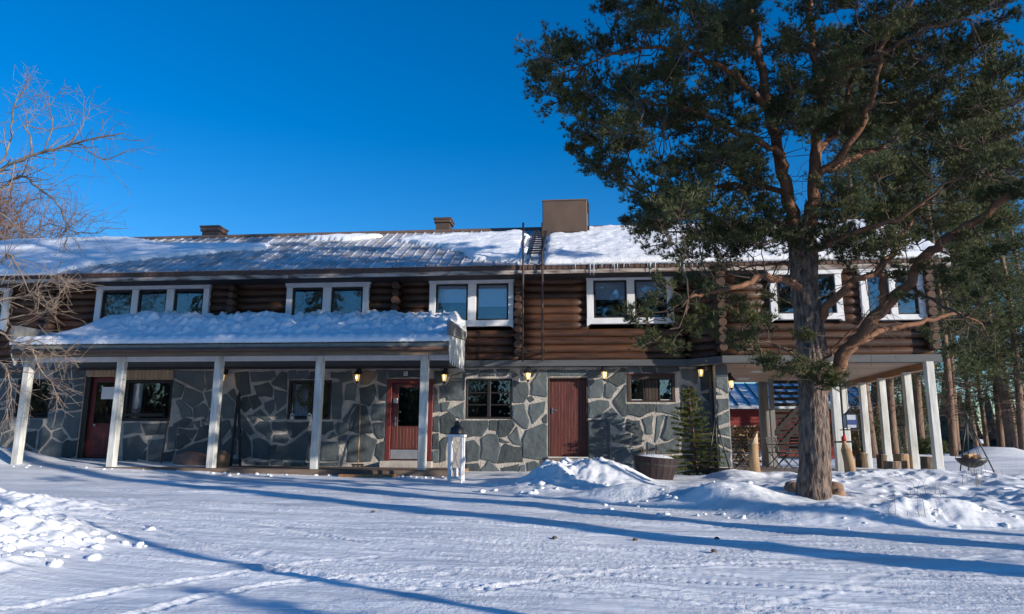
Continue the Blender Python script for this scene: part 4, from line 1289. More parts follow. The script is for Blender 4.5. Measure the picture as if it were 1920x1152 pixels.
# curtains, flowers, notice sign
x0, x1, z0, z1 = OPEN['went']
def curtain(xa, xb, y, za, zb, label):
    mb = MB(); n = 18
    vs = []
    for k in range(n + 1):
        x = xa + (xb - xa) * k / n
        yy = y + .025 * math.sin(k * 1.7) + .01 * math.sin(k * 4.1)
        vs += [(x, yy, za), (x + random.uniform(-.008, .008), yy, zb), (x, yy + .006, za), (x, yy + .006, zb)]
    fs = []
    for k in range(n):
        a = 4 * k
        fs += [(a, a + 4, a + 5, a + 1), (a + 3, a + 7, a + 6, a + 2)]
    mb.add(vs, fs)
    tag(mb.build('curtain', 'curtain_cloth', smooth=True), label, 'curtain')


curtain(x0 + .13, x0 + .42, .22, z0 + .1, z1 - .1, 'white curtain hanging inside the wide window beside the left red door')
x0_, x1_, z0_, z1_ = OPEN['w1']
curtain(x0_ + .1, x0_ + .5, .22, z0_ + .1, z1_ - .1, 'white curtain behind the wreath in the small dark window')
def flowers(x, y, z, w, label):
    e = empty('flower_box', (x, y, z), label, 'flowers')
    MB().bbox(x - w / 2, x + w / 2, y - .06, y + .06, z, z + .09).build('box', 'frame_dark', e)
    mb = MB(); mb2 = MB()
    for k in range(int(w * 60)):
        px, py, pz = x + random.uniform(-w / 2, w / 2), y + random.uniform(-.06, .06), z + .1 + random.random() * .12
        (mb if random.random() < .45 else mb2).lathe((px, py, pz), [(0.002, 0), (random.uniform(.014, .028), .012), (.003, .026)], 5)
    a = mb.build('blossom', 'flower_red', e); a['kind'] = 'stuff'
    a = mb2.build('foliage', 'leaf_green', e); a['kind'] = 'stuff'


flowers((x0 + x1) / 2 - .05, .02, z0 + .13, x1 - x0 - .24, 'box of red flowers on the sill of the window beside the left red door')
a0 = OPEN['w0']
flowers((a0[0] + a0[1]) / 2, .17, a0[2] + .07, a0[1] - a0[0] - .2, 'dark red flowers behind the leftmost ground floor window')
sx, sz = WX(761, 701, -.02), WZ(761, 701, -.02)
sg = tag(MB().bbox(sx - .055, sx + .055, -.045, -.032, sz - .055, sz + .055, .004).build('door_sign', 'paper'), 'small square white sign on the stones above the red glazed door', 'sign')
mb = MB()
mb.box(sx - .03, sx + .03, -.048, -.046, sz + .022, sz + .032); mb.box(sx - .03, sx - .02, -.048, -.046, sz - .005, sz + .022); mb.box(sx - .02, sx + .03, -.048, -.046, sz - .005, sz + .004)
mb.box(sx + .02, sx + .03, -.048, -.046, sz - .032, sz - .005); mb.box(sx - .03, sx + .02, -.048, -.046, sz - .034, sz - .024)
mb.build('sign_mark', 'beam_dark', sg)

# wreath and window-sill things at the small window
wx, wz = WX(572, 742, -.06), WZ(572, 742, -.06)
wr = empty('wreath', (wx, -.06, wz), 'round green evergreen wreath hanging on the small dark window', 'wreath')
mb = MB()
for k in range(420):
    q = random.random() * 2 * math.pi; rr = .2 + random.gauss(0, .045)
    p = np.array([wx + rr * math.cos(q), -.07 + random.gauss(0, .03), wz + rr * 1.25 * math.sin(q)])
    d = np.array([random.gauss(0, 1), random.gauss(0, 1), random.gauss(0, 1)]); d /= np.linalg.norm(d)
    s = np.cross(d, [0, 1, 0.3]); s /= np.linalg.norm(s)
    mb.add([p - s * .008, p + s * .008, p + d * .08], [(0, 1, 2)])
o = mb.build('greenery', 'needles', wr); o['kind'] = 'stuff'
MB().ring([(wx + .2 * math.cos(a), -.06, wz + .25 * math.sin(a)) for a in np.linspace(0, 2 * math.pi, 17)], .02, 6).build('ring', 'twig_pine', wr)
for px, lab in ((548, 'small white candle lantern on the left end of the small window sill'), (580, 'small white candle lantern under the wreath on the window sill')):
    X = WX(px, 783, -.03); Z = OPEN['w1'][2]
    e = empty('candle_lantern', (X, -.03, Z), lab, 'lantern')
    MB().box(X - .05, X + .05, -.08, .0, Z + .002, Z + .02).build('base', 'white_paint', e)
    mb = MB()
    for sx_ in (-.045, .035):
        for sy_ in (-.075, -.01):
            mb.box(X + sx_, X + sx_ + .01, sy_, sy_ + .008, Z + .021, Z + .12)
    mb.build('frame', 'white_paint', e)
    MB().lathe((X, -.04, Z + .121), [(.07, 0), (.03, .04), (.008, .06)], 4, math.pi / 4).build('roof', 'white_paint', e)
    MB().lathe((X, -.04, Z + .021), [(.02, 0), (.02, .06)], 8).build('candle', 'paper', e)

# ---- wall lanterns, lit
WLAMPS = [(417, 708, 0, 'lit black wall lantern on the stones just right of the third white porch post'),
          (670, 708, 0, 'lit black wall lantern above the broom, left of the red glazed door'),
          (833, 708, 0, 'lit black wall lantern between the last porch post and the six-pane window'),
          (990, 705, 0, 'lit black wall lantern between the six-pane window and the plank door'),
          (1133, 703, 0, 'lit black wall lantern between the plank door and the shuttered window'),
          (1314, 699, 0, 'lit black wall lantern above the small spruce tree'),
          (1371, 720, 1, 'lit black lantern on the terrace corner beside the stone pier')]
for px, py, kind, lab in WLAMPS:
    Y = -.22 if not kind else -.2
    X, Z = WX(px, py, Y), WZ(px, py, Y)
    e = empty('wall_lantern', (X, Y, Z - .15), lab, 'wall lantern', 'lit lanterns along the stone wall')
    YWALL = -.02
    MB().bbox(X - .05, X + .05, YWALL - .03, YWALL + (0.0 if not kind else .1), Z + .1, Z + .3).build('wall_plate', 'dark_metal', e)
    MB().ring([(X, YWALL - .03, Z + .22), (X, (YWALL + Y) / 2, Z + .29), (X, Y, Z + .27), (X, Y, Z + .2)], .012, 6).build('bracket', 'dark_metal', e)
    MB().lathe((X, Y, Z + .085), [(.125, -.01), (.11, .025), (.05, .09), (.02, .13), (.006, .15)], 6).build('cap', 'dark_metal', e)
    MB().lathe((X, Y, Z - .10), [(.048, 0), (.072, .17)], 6).build('glass', 'lamp_glass', e)
    mb = MB()
    for k in range(6):
        q = k * math.pi / 3
        mb.ring([(X + .05 * math.cos(q), Y + .05 * math.sin(q), Z - .1), (X + .075 * math.cos(q), Y + .075 * math.sin(q), Z + .084)], .006, 4)
    mb.build('cage', 'dark_metal', e)
    MB().lathe((X, Y, Z - .17), [(.012, 0), (.025, .03), (.05, .055), (.055, .068)], 6).build('base', 'dark_metal', e)
    MB().lathe((X, Y - .078, Z - .045), [(.004, 0), (.014, .02), (.014, .045), (.004, .065)], 6).build('bulb', 'bulb', e)
    ld = bpy.data.lights.new('lantern_light', 'POINT'); ld.energy = 0.6; ld.color = (1, .7, .35); ld.shadow_soft_size = .05
    lo = bpy.data.objects.new('lantern_light', ld); COL.objects.link(lo); lo.parent = e
    lo.location = (0, -.13, .16)

# ==================================================================== SNOW ON THE ROOFS, ICICLES
def in_poly(px, py, poly):
    ins = np.zeros(px.shape, bool)
    n = len(poly)
    for i in range(n):
        x0, y0 = poly[i]; x1, y1 = poly[(i + 1) % n]
        c = ((y0 > py) != (y1 > py)) & (px < (x1 - x0) * (py - y0) / (y1 - y0 + 1e-12) + x0)
        ins ^= c
    return ins


def pix_to_roof(px, py):
    r = ray(px, py)
    nrm = np.array([0, -math.sin(slope), math.cos(slope)])
    p0 = np.array([0, YE, ZE])
    t = ((p0 - CAM) @ nrm) / (r @ nrm)
    p = CAM + r * t
    return p[0], (p[1] - YE) / math.cos(slope)


def roof_snow():
    LR = math.hypot(YR - YE, ZR - ZE)
    us = np.arange(XL, XR + .01, 0.06); ds = np.arange(-0.10, LR + .05, 0.05)
    U, D = np.meshgrid(us, ds)
    u, d = U.ravel(), D.ravel()
    wu = u + 0.25 * fbm(u * 1.1, d * 1.1, 3); wd = d + 0.16 * fbm(u * 1.3 + 9, d * 1.3, 3)
    polys = [[(-120, 500), (-60, 449), (60, 452), (235, 449), (262, 452), (300, 462), (400, 461), (500, 461), (497, 470), (420, 474), (357, 480), (221, 494), (140, 503), (100, 516), (-120, 525)],
             [(742, 455), (780, 448), (860, 443), (986, 438), (986, 493), (935, 494), (900, 490), (872, 476), (800, 462)],
             [(560, 448), (700, 444), (720, 447), (640, 453)]]
    m = np.zeros(u.shape, bool)
    for P in polys:
        m |= in_poly(wu, wd, [pix_to_roof(a, b) for a, b in P])
    xr = WX(1022, 470, 0)
    m |= (u > xr + 0.05 * noise2(d * 3, d * 0)) & (d < LR - .12 - .25 * (noise2(u * .7, u * 0) + .3).clip(0, 1))
    m |= (u < WX(-20, 480, 0))
    m = m.reshape(U.shape).astype(float)
    # soften
    t = m.copy()
    for _ in range(4):
        t = (t + np.roll(t, 1, 0) + np.roll(t, -1, 0) + np.roll(t, 1, 1) + np.roll(t, -1, 1)) / 5 * (m > 0)
    th = 0.105 * np.sqrt(np.clip(t, 0, 1)) * (m > 0)
    right = sm(xr - .3, xr, U)
    waves = 0.04 * fbm(U * 1.6, D * 2.6, 3) + 0.035 * np.abs(fbm(U * 4, D * 5, 3)) * right + 0.015 * fbm(U * 9, D * 9, 2)
    th = np.where(m > 0, np.maximum(0.015, th + waves * np.clip(t * 1.4, 0, 1)), 0)
    # thinner towards eave on the right side, rounded lip
    lip = sm(-0.10, 0.08, D)
    th = th * (0.35 + 0.65 * lip)
    X = U; h = 0.03 + th
    Yc = YE + D * math.cos(slope) - h * math.sin(slope); Zc = ZE + D * math.sin(slope) + h * math.cos(slope)
    V = np.stack([X.ravel(), Yc.ravel(), Zc.ravel()], 1)
    ny, nx = U.shape
    i = np.arange(nx * ny).reshape(ny, nx)
    Q = np.stack([i[:-1, :-1], i[:-1, 1:], i[1:, 1:], i[1:, :-1]], -1).reshape(-1, 4)
    mm = (m > 0).ravel()
    keep = mm[Q].any(1)
    # drop rim vertices onto the roof
    low = ~mm
    V[low, 1] = (YE + D * math.cos(slope) + 0.0 * math.sin(slope)).ravel()[low]
    V[low, 2] = (ZE + D * math.sin(slope) + 0.0 * math.cos(slope)).ravel()[low]
    # eave lip wall
    base = len(V)
    Vb = V[i[0]].copy(); Vb[:, 1] = YE - .02; Vb[:, 2] = ZE - 0.03
    V = np.concatenate([V, Vb])
    j = np.arange(nx)
    Qe = np.stack([base + j[:-1], base + j[1:], i[0][1:], i[0][:-1]], 1)
    Qe = Qe[(mm[i[0]][:-1] & mm[i[0]][1:])]
    o = link('roof_snow', np_mesh('roof_snow', V, np.concatenate([Q[keep], Qe]), ['snow_roof'], smooth=True))
    tag(o, 'patchy snow lying on the long main roof', 'snow', kind='stuff')


roof_snow()


def porch_snow():
    us = np.arange(PXL - .05, PXR + .01, 0.045); ds = np.arange(0, 2.42, 0.04)
    U, D = np.meshgrid(us, ds)
    el = np.clip((U - PXL) / 1.3, 0, 1); er = sm(PXR, PXR - .25, U)
    base = zpf + 0.03 + (zpb - zpf) * D / 2.25
    lip = np.sqrt(np.clip((D + .02) / 0.16, 0, 1))
    back = sm(.2, 1.9, D)
    hgt = 0.17 * lip + back * (0.47 * el * (0.75 + 0.25 * er) + 0.07 * noise2(U * .5, U * 0 + 3.3)) * (0.5 + 0.5 * er)
    hgt += 0.10 * sm(0, .5, el) * back * (1 - sm(-11.5, -10.5, U)) * sm(-13.8, -12.8, U)
    lump = sm(.25, .7, D) * (sm(-13, -11.5, U) * .9 + .1)
    n1 = np.abs(fbm(U * 1.9, D * 1.9, 4)); n2 = np.abs(fbm(U * 5 + 3, D * 5, 3))
    hgt += lump * (0.27 * (n1 - .25) + 0.11 * n2) + 0.02 * fbm(U * 3, D * 3, 3)
    hgt += 0.02 * np.sin(U * 2 * math.pi / .3) * np.exp(-((D - .12) / .12) ** 2)
    hgt = np.maximum(hgt, 0.02)
    X = U; Y = YPF - .03 + D; Z = base + hgt
    V = np.stack([X.ravel(), Y.ravel(), Z.ravel()], 1)
    ny, nx = U.shape
    i = np.arange(nx * ny).reshape(ny, nx)
    Q = [np.stack([i[:-1, :-1], i[:-1, 1:], i[1:, 1:], i[1:, :-1]], -1).reshape(-1, 4)]
    for row, flip in ((i[0], 0), (i[:, -1], 0), (i[:, 0], 1)):
        b = len(V); Vb = V[row].copy(); Vb[:, 2] = base.ravel()[row] - .02
        V = np.concatenate([V, Vb]); j = np.arange(len(row))
        q = np.stack([b + j[:-1], b + j[1:], row[1:], row[:-1]], 1)
        Q.append(q[:, ::-1] if flip else q)
    o = link('porch_snow', np_mesh('porch_snow', V, np.concatenate(Q), ['snow_roof'], smooth=True))
    tag(o, 'deep lumpy snow on the flat porch roof', 'snow', kind='stuff')


porch_snow()

for k in range(34):
    px = random.choice([random.uniform(1095, 1300), random.uniform(1030, 1460)])
    X = WX(px, 500, YE - .04)
    L = random.choice([.08, .12, .18, .25, .33, .12])
    r = .007 + L * .022
    mb = MB().lathe((X, YE - .05 - random.random() * .03, ZE + .02 - L), [(.002, 0), (r * .5, L * .5), (r, L)], 6)
    tag(mb.build('icicle', 'ice', smooth=True), 'thin clear icicle hanging from the snowy eave over the right-hand log wall', 'icicle', 'icicles along the eave')

# ==================================================================== THINGS ALONG THE WALL
def lean_pole(name, p0, p1, r, m, parent=None):
    return MB().ring([p0, (np.array(p0) + np.array(p1)) / 2, p1], r, 6).build(name, m, parent, smooth=True)


# broom
bx = WX(674.5, 820, -.3)
e = empty('broom', (bx, -.3, .085), 'push broom with a pale wooden shaft leaning on the stone wall', 'broom')
lean_pole('shaft', (bx, -.33, .16), (WX(676, 752, -.05), -.05, WZ(676, 752, -.05)), .016, 'raw_wood', e)
MB().bbox(bx - .16, bx + .16, -.40, -.32, .13, .165).build('head', 'frame_dark', e)
mb = MB()
for k in range(60):
    a = bx + random.uniform(-.155, .155); b = random.uniform(-.395, -.325)
    mb.box(a, a + .004, b, b + .004, .087, .129)
o = mb.build('bristles', 'slat_black', e); o['kind'] = 'stuff'
# pair of skis as an A
for a, b, lab in ((433, 447, 'black ski leaning on the stone wall, left leg of the crossed pair'), (450.5, 447.5, 'black ski leaning on the stone wall, right leg of the crossed pair')):
    p0 = np.array([WX(a, 868, -.4), -.4, .086]); p1 = np.array([WX(b, 733, -.06), -.06, WZ(b, 733, -.06)])
    e = empty('ski', p0, lab, 'ski')
    d = (p1 - p0) / np.linalg.norm(p1 - p0)
    side = np.array([1, 0, 0]) - d * d[0]; side /= np.linalg.norm(side); nn = np.cross(side, d)
    vs = []; N = 9
    for k in range(N):
        t = k / (N - 1); w = .036 * (1 - .85 * max(0, t - .9) * 10); q = p0 + (p1 - p0) * t + nn * (-.05 * max(0, t - .85) / .15)
        vs += [q - side * w - nn * .008, q + side * w - nn * .008, q + side * w + nn * .008, q - side * w + nn * .008]
    fs = [(0, 1, 2, 3), (4 * N - 1, 4 * N - 2, 4 * N - 3, 4 * N - 4)]
    for k in range(N - 1):
        for c in range(4):
            fs.append((4 * k + c, 4 * k + 4 + c, 4 * k + 4 + (c + 1) % 4, 4 * k + (c + 1) % 4))
    MB().add(vs, fs).build('ski_blade', 'slat_black', e)
    q = p0 + (p1 - p0) * .45
    MB().box(q[0] - .03, q[0] + .03, q[1] - .06, q[1] - .014, q[2] - .12, q[2] + .12).build('binding', 'dark_metal', e)
# ski pole by third post
e = empty('ski_pole', (WX(411, 868, -.5), -.5, .085), 'thin dark ski pole leaning behind the third white porch post', 'ski pole')
lean_pole('shaft', (WX(413, 866, -.5), -.5, .09), (WX(414, 775, -.1), -.1, WZ(414, 775, -.1)), .011, 'slat_black', e)
MB().lathe((WX(413, 858, -.48), -.48, .16), [(.045, 0), (.045, .012)], 8).build('basket', 'slat_black', e)
lean_pole('grip', (WX(414, 785, -.14), -.145, WZ(414, 785, -.145)), (WX(414, 774, -.1), -.1, WZ(414, 774, -.1)), .018, 'dark_metal', e)
# brown stick
tag(lean_pole('walking_stick', (WX(302, 866, -.55), -.55, .085), (WX(320, 758, -.04), -.04, WZ(320, 758, -.04)), .02, 'frame_brown'), 'brown wooden stick leaning on the stones right of the wide window', 'stick')
# hanging black iron gadget
gx, gzz = WX(383, 793, -.06), WZ(383, 793, -.06)
e = empty('wall_iron', (gx, -.06, gzz), 'small black iron tool hanging on the stones left of the third post', 'tool')
MB().ring([(gx + .04, -.05, gzz + .18), (gx - .05, -.06, gzz), (gx + .02, -.06, gzz - .14)], .016, 6).build('hook', 'dark_metal', e)
MB().ring([(gx - .09, -.055, gzz + .08), (gx + .09, -.055, gzz + .02)], .014, 6).build('cross_bar', 'dark_metal', e)


def rock(c, r, name, m, label, cat='boulder', seed=0, group=None):
    rg = np.random.default_rng(seed)
    vs = []; fs = []
    NU, NV = 18, 10
    ph = rg.uniform(0, 9, 3)
    for j in range(NV + 1):
        th = math.pi * j / NV
        for i in range(NU):
            q = 2 * math.pi * i / NU
            d = np.array([math.sin(th) * math.cos(q), math.sin(th) * math.sin(q), math.cos(th)])
            k = 1 + .22 * float(noise2(np.array([d[0] * 1.4 + ph[0] + d[2]]), np.array([d[1] * 1.4 + ph[1] - d[2]]))[0]) + .1 * float(noise2(np.array([d[0] * 4 + ph[2]]), np.array([d[1] * 4 + d[2] * 3]))[0])
            vs.append((c[0] + d[0] * r[0] * k, c[1] + d[1] * r[1] * k, c[2] + d[2] * r[2] * k))
    for j in range(NV):
        for i in range(NU):
            fs.append((j * NU + i, (j + 1) * NU + i, (j + 1) * NU + (i + 1) % NU, j * NU + (i + 1) % NU))
    return tag(MB().add(vs, fs).build(name, m, smooth=True), label, cat, group)


rock((WX(360, 860, -.6), -.6, .2), (.52, .34, .26), 'boulder', 'boulder', 'large reddish boulder on the porch deck against the stones', seed=3)
rock((WX(418, 855, -.9), -.9, .2), (.16, .2, .28), 'boulder', 'rock_orange', 'upright pale orange boulder just right of the third porch post', seed=8)
PBX, PBY = 3.42, -7.21
for k, (px, py, r, lab) in enumerate([(1497, 945, .16, 'tan rock at the left foot of the big pine trunk'), (1514, 955, .13, 'rounded orange rock in front of the big pine trunk'),
                                      (1485, 937, .12, 'partly snowed tan rock farthest left of the big pine trunk'), (1568, 948, .15, 'greyish brown rock at the right foot of the big pine trunk'),
                                      (1575, 955, .10, 'small brown rock lowest on the right of the big pine trunk')]):
    g = gpix(px, py)
    rock((g[0], g[1], gz(g[0], g[1]) + r * .35), (r, r * .9, r * .75), 'rock', 'rock_orange', lab, 'rock', seed=20 + k)

# big white floor lantern
lp = onZ(855, 897, -.03)
LX, LY = float(lp[0]), float(lp[1]); LZ = gz(LX, LY) - .02
e = empty('floor_lantern', (LX, LY, LZ), 'tall white wooden lantern with a black domed top standing in the snow by the porch', 'lantern')
w = .165; H = 1.02
hh = .16
for sx_ in (-1, 1):
    for sy_ in (-1, 1):
        post('leg', LX + sx_ * (w - .03), LY + sy_ * (w - .03), LZ, LZ + H - .05, .024, 'white_paint', e)
mb = MB()
mb.box(LX - w - .02, LX + w + .02, LY - w - .02, LY + w + .02, LZ + H - .05, LZ + H); mb.build('top_board', 'white_paint', e)
MB().box(LX - w + .03, LX + w - .03, LY - w + .01, LY + w - .01, LZ + .10, LZ + .14).build('floor_board', 'white_paint', e)
for s in (-1, 1):
    MB().ring([(LX - s * (w - .05), LY - w + .03, LZ + .14), (LX + s * (w - .05), LY - w + .03 + .01 * s, LZ + H - .06)], .008, 5).build('cross_brace', 'white_paint', e)
MB().lathe((LX, LY, LZ + H + .001), [(w + .01, 0), (w - .02, .06), (.14, .14), (.06, .19), (.055, .24), (.075, .25), (.03, .28), (.02, .30)], 14).build('dome_top', 'dark_metal', e, smooth=True)
MB().ring([(LX + .05 * math.cos(a), LY, LZ + H + .33 + .05 * math.sin(a)) for a in np.linspace(0, 2 * math.pi, 13)], .008, 5).build('ring', 'dark_metal', e)
MB().lathe((LX, LY, LZ + .141), [(.045, 0), (.045, .18)], 10).build('candle', 'paper', e)

# half-barrel planter
bp = onZ(1229, 903, -.06)
BX, BY, BZ = float(bp[0]), float(bp[1]) + .35, -0.27
e = empty('barrel_planter', (BX, BY, BZ), 'dark red-brown half barrel planter tilted in the snow and filled with snow', 'planter')
n = 20; Hb = .72
for k in range(n):
    q0, q1 = 2 * math.pi * k / n + .01, 2 * math.pi * (k + 1) / n - .01
    vs = []
    for z, r in ((0, .25), (.26, .375), (.5, .44), (Hb, .47)):
        for rr in (r, r - .035):
            for q in (q0, q1):
                vs.append((rr * math.cos(q), rr * math.sin(q), z))
    fs = [(0, 2, 3, 1), (12, 13, 15, 14)]
    for s in range(3):
        a = 4 * s
        fs += [(a, a + 1, a + 5, a + 4), (a + 2, a + 6, a + 7, a + 3), (a, a + 4, a + 6, a + 2), (a + 1, a + 3, a + 7, a + 5)]
    MB().add(vs, fs).build('stave', 'barrel_wood', e, local=True)
for z, r in ((.16, .342), (.54, .45)):
    MB().lathe((0, 0, z), [(r - .01, 0), (r + .006, .002), (r + .012, .048), (r - .005, .05)], 24).build('hoop', 'beam_dark', e, local=True)
vs = []; fs = []
N = 16
for j in range(6):
    for k in range(N):
        r = .428 * j / 5; q = 2 * math.pi * k / N
        vs.append((r * math.cos(q), r * math.sin(q), Hb - .02 + .07 * math.cos(j / 5 * 1.5) + random.uniform(-.01, .015)))
for j in range(5):
    for k in range(N):
        fs.append((j * N + k, (j + 1) * N + k, (j + 1) * N + (k + 1) % N, j * N + (k + 1) % N))
MB().add(vs, fs).build('snow_fill', 'snow_roof', e, smooth=True, local=True)
mb = MB()
for k in range(14):
    q = random.random() * 6.28; r = random.uniform(.1, .38)
    p = np.array([r * math.cos(q), r * math.sin(q), Hb])
    mb.ring([p, p + (random.gauss(0, .05), random.gauss(0, .05), .1), p + (random.gauss(0, .12), random.gauss(0, .12), .17)], [.006, .004, .002], 4)
mb.build('dry_stem', 'twig_rust', e, local=True)['kind'] = 'stuff'
e.rotation_euler = (R_(3), R_(4), .3)


# tripod fire pits
def tripod(x, y, z, h, spread, label, bowl):
    e = empty('fire_tripod', (x, y, z), label, 'tripod')
    top = np.array([x, y, z + h])
    for k, q in enumerate((-2.6, -.35, 1.4)):
        f = np.array([x + spread * math.cos(q), y + spread * .8 * math.sin(q), z])
        d = (top - f) / np.linalg.norm(top - f)
        MB().ring([f, top + d * .06], .017, 6).build('leg', 'dark_metal', e, smooth=True)
    MB().lathe((x, y, z + h - .06), [(.03, 0), (.05, .04), (.03, .09)], 8).build('top_joint', 'dark_metal', e)
    if bowl:
        zb = z + .16
        MB().lathe((x, y, zb), [(.06, 0), (.2, .05), (.31, .14), (.36, .23), (.34, .23), (.29, .15), (.18, .08), (.02, .05)], 20).build('fire_bowl', 'dark_metal', e, smooth=True)
        for q in (0.5, 2.6, 4.7):
            MB().ring([(x + .34 * math.cos(q), y + .34 * math.sin(q), zb + .23), (x, y, z + h - .03)], .006, 4).build('chain', 'dark_metal', e)
        for k in range(5):
            a = random.random() * 3.1
            MB().ring([(x - .2 * math.cos(a), y - .2 * math.sin(a), zb + .2 + .02 * k), (x + .2 * math.cos(a), y + .2 * math.sin(a), zb + .24 + .02 * k)], .04, 7).build('firewood_log', 'raw_wood', e)
    else:
        MB().lathe((x, y, z + .08), [(.05, 0), (.33, .02), (.36, .05), (.34, .05), (.05, .03)], 18).build('grill_plate', 'dark_metal', e)
        MB().ring([(x, y, z + .13), (x, y, z + h)], .006, 4).build('chain', 'dark_metal', e)
    return e


tp = onZ(1825, 890, .05)
tripod(float(tp[0]), float(tp[1]), gz(tp[0], tp[1]), 1.38, .47, 'black tripod with a hanging fire bowl of firewood in the open snow', True)
tp = onY(1346, 890, -1.5)
tripod(float(tp[0]), -1.5, gz(tp[0], -1.5), 1.32, .30, 'slim black tripod with a flat grill plate in front of the small spruce', False)

# carved log posts
for px, y0, y1, Y, lab, red in ((1415, 823, 893, -2.0, 'pale slanting log post with a chamfered top by the stone pier', 0), (1594, 832, 892, -2.3, 'pale log post with a red top beside the big pine', 1)):
    X = WX(px, y1, Y); Zb = gz(X, Y) - .1; Zt = WZ(px, y0, Y)
    e = empty('log_post', (X, Y, Zb), lab, 'log post')
    dx = -.07 if red else .02
    r = .115
    MB().ring([(X + .02, Y, Zb), (X, Y, (Zb + Zt) / 2), (X + dx * .7, Y, Zt - .12)], [r * 1.05, r, r * .9], 12).build('shaft', 'raw_wood', e, smooth=True)
    if red:
        MB().ring([(X + dx * .7, Y, Zt - .118), (X + dx, Y, Zt), (X + dx, Y, Zt + .05)], [r * .88, r * .4, r * .35], 10).build('tip', 'raw_wood', e)
        MB().ring([(X + dx, Y, Zt + .052), (X + dx, Y, Zt + .12), (X + dx + .02, Y, Zt + .2)], [.05, .055, .015], 8).build('cap', 'cap_red', e, smooth=True)
        MB().ring([(X + dx - .26, Y + .02, Zt + .03), (X + dx + .22, Y + .02, Zt + .04)], .022, 6).build('cross_arm', 'beam_dark', e)
    else:
        vs = []
        for k in range(12):
            q = 2 * math.pi * k / 12
            vs.append((X + .014 + r * .9 * math.cos(q), Y + r * .9 * math.sin(q), Zt - .118))
        for k in range(12):
            q = 2 * math.pi * k / 12
            vs.append((X + .014 + r * .85 * math.cos(q), Y + r * .85 * math.sin(q), Zt + .05 + .17 * math.cos(q) - .05))
        fs = [(k, (k + 1) % 12, 12 + (k + 1) % 12, 12 + k) for k in range(12)] + [tuple(range(12, 24))]
        MB().add(vs, fs).build('chamfered_top', 'cut_wood', e)

# stumps used as seats
for px, py, w_, h_, Y, lab in ((1616, 870, 22, 20, 2.0, 'brown stump seat nearest the red shed under the terrace'),
                               (1654, 872, 19, 19, 1.4, 'small pale stump seat between two white terrace posts'),
                               (1691, 877, 28, 25, .2, 'wide orange-brown stump seat behind the low dark stump'),
                               (1740, 880, 25, 23, -.3, 'stump seat beside the corner terrace post'),
                               (1674, 884, 32, 18, -1.7, 'low dark bark-covered stump leaning in the snow')):
    X = WX(px, py, Y); Zb = WZ(px, py, Y); s = abs(WX(px + w_ / 2, py, Y) - X); H = WZ(px, py - h_, Y) - Zb
    e = empty('stump', (X, Y, Zb), lab, 'stump', 'stump seats by the terrace')
    MB().ring([(X, Y, Zb - .1), (X, Y, Zb + H * .5), (X + .01, Y, Zb + H)], [s * 1.04, s * .98, s], 16, wob=.08).build('bark', 'bark_stump' if h_ != 25 else 'raw_wood', e)
    MB().lathe((X + .01, Y, Zb + H + .001), [(s * .93, 0), (s * .9, .008)], 16).build('cut_face', 'cut_wood', e)

# terrace chairs
def chair(x, y, rot, label):
    z = .087
    e = empty('terrace_chair', (x, y, z), label, 'chair', 'black metal chairs on the terrace')
    w, d, hs_, hb = .21, .2, .45, .86
    MB().bbox(-w, w, -d, d, hs_ - .02, hs_, .005).build('seat', 'slat_black', e, local=True)
    for s in (-1, 1):
        MB().ring([(s * w, -d - .08, 0), (s * w, d - .02, hs_), (s * w * .95, d + .08, hb)], .013, 6).build('leg', 'dark_metal', e, local=True)
        MB().ring([(s * w * .9, d + .12, 0), (s * w * .9, -d, hs_ - .03)], .013, 6).build('leg', 'dark_metal', e, local=True)
        MB().ring([(s * (w + .03), d + .02, .66), (s * (w + .03), -d + .02, .64), (s * (w + .03), -d, hs_)], .012, 6).build('armrest', 'dark_metal', e, local=True)
    for k in range(4):
        zz_ = .58 + k * .085
        MB().box(-w * .95, w * .95, d + .03 + (zz_ - .58) * .18, d + .045 + (zz_ - .58) * .18, zz_ - .03, zz_ + .03).build('back_slat', 'slat_black', e, local=True)
    e.rotation_euler = (0, 0, rot)


chair(WX(1388, 885, .4), .4, 1.9, 'black metal chair standing nearest the stone pier, facing the firewood')
chair(WX(1402, 878, 1.2), 1.2, 2.4, 'black metal chair in front of the stacked firewood')
chair(WX(1478, 875, 1.6), 1.6, -1.2, 'black metal chair under the dark slatted screen, half behind the pine trunk')
chair(WX(1462, 872, 2.6), 2.6, .6, 'black metal chair at the foot of the dark slatted screen')

# firewood stack
fx0, fx1 = WX(1376, 820, 4.3), WX(1425, 820, 4.3); fz0, fz1 = .09, WZ(1400, 796, 4.3)
fw_ = empty('firewood_stack', ((fx0 + fx1) / 2, 4.3, .09), 'tall stack of split firewood at the back of the terrace', 'firewood')
fw_bits = MB()
z = fz0 + .05; r_i = 0
while z < fz1:
    x = fx0 + (.05 if r_i % 2 else .0)
    while x < fx1:
        rr = random.uniform(.035, .055)
        n = random.choice([3, 4, 5])
        q0 = random.random() * 6
        poly = [(x + rr * 1.15 * math.cos(q0 + 2 * math.pi * k / n), z + rr * 1.15 * math.sin(q0 + 2 * math.pi * k / n)) for k in range(n)]
        yy = 4.3 + random.uniform(-.03, .05)
        MB().prism(poly, yy, yy + .45).build('firewood_log', 'cut_wood' if random.random() < .5 else 'raw_wood', fw_)
        x += .1
    z += .088; r_i += 1

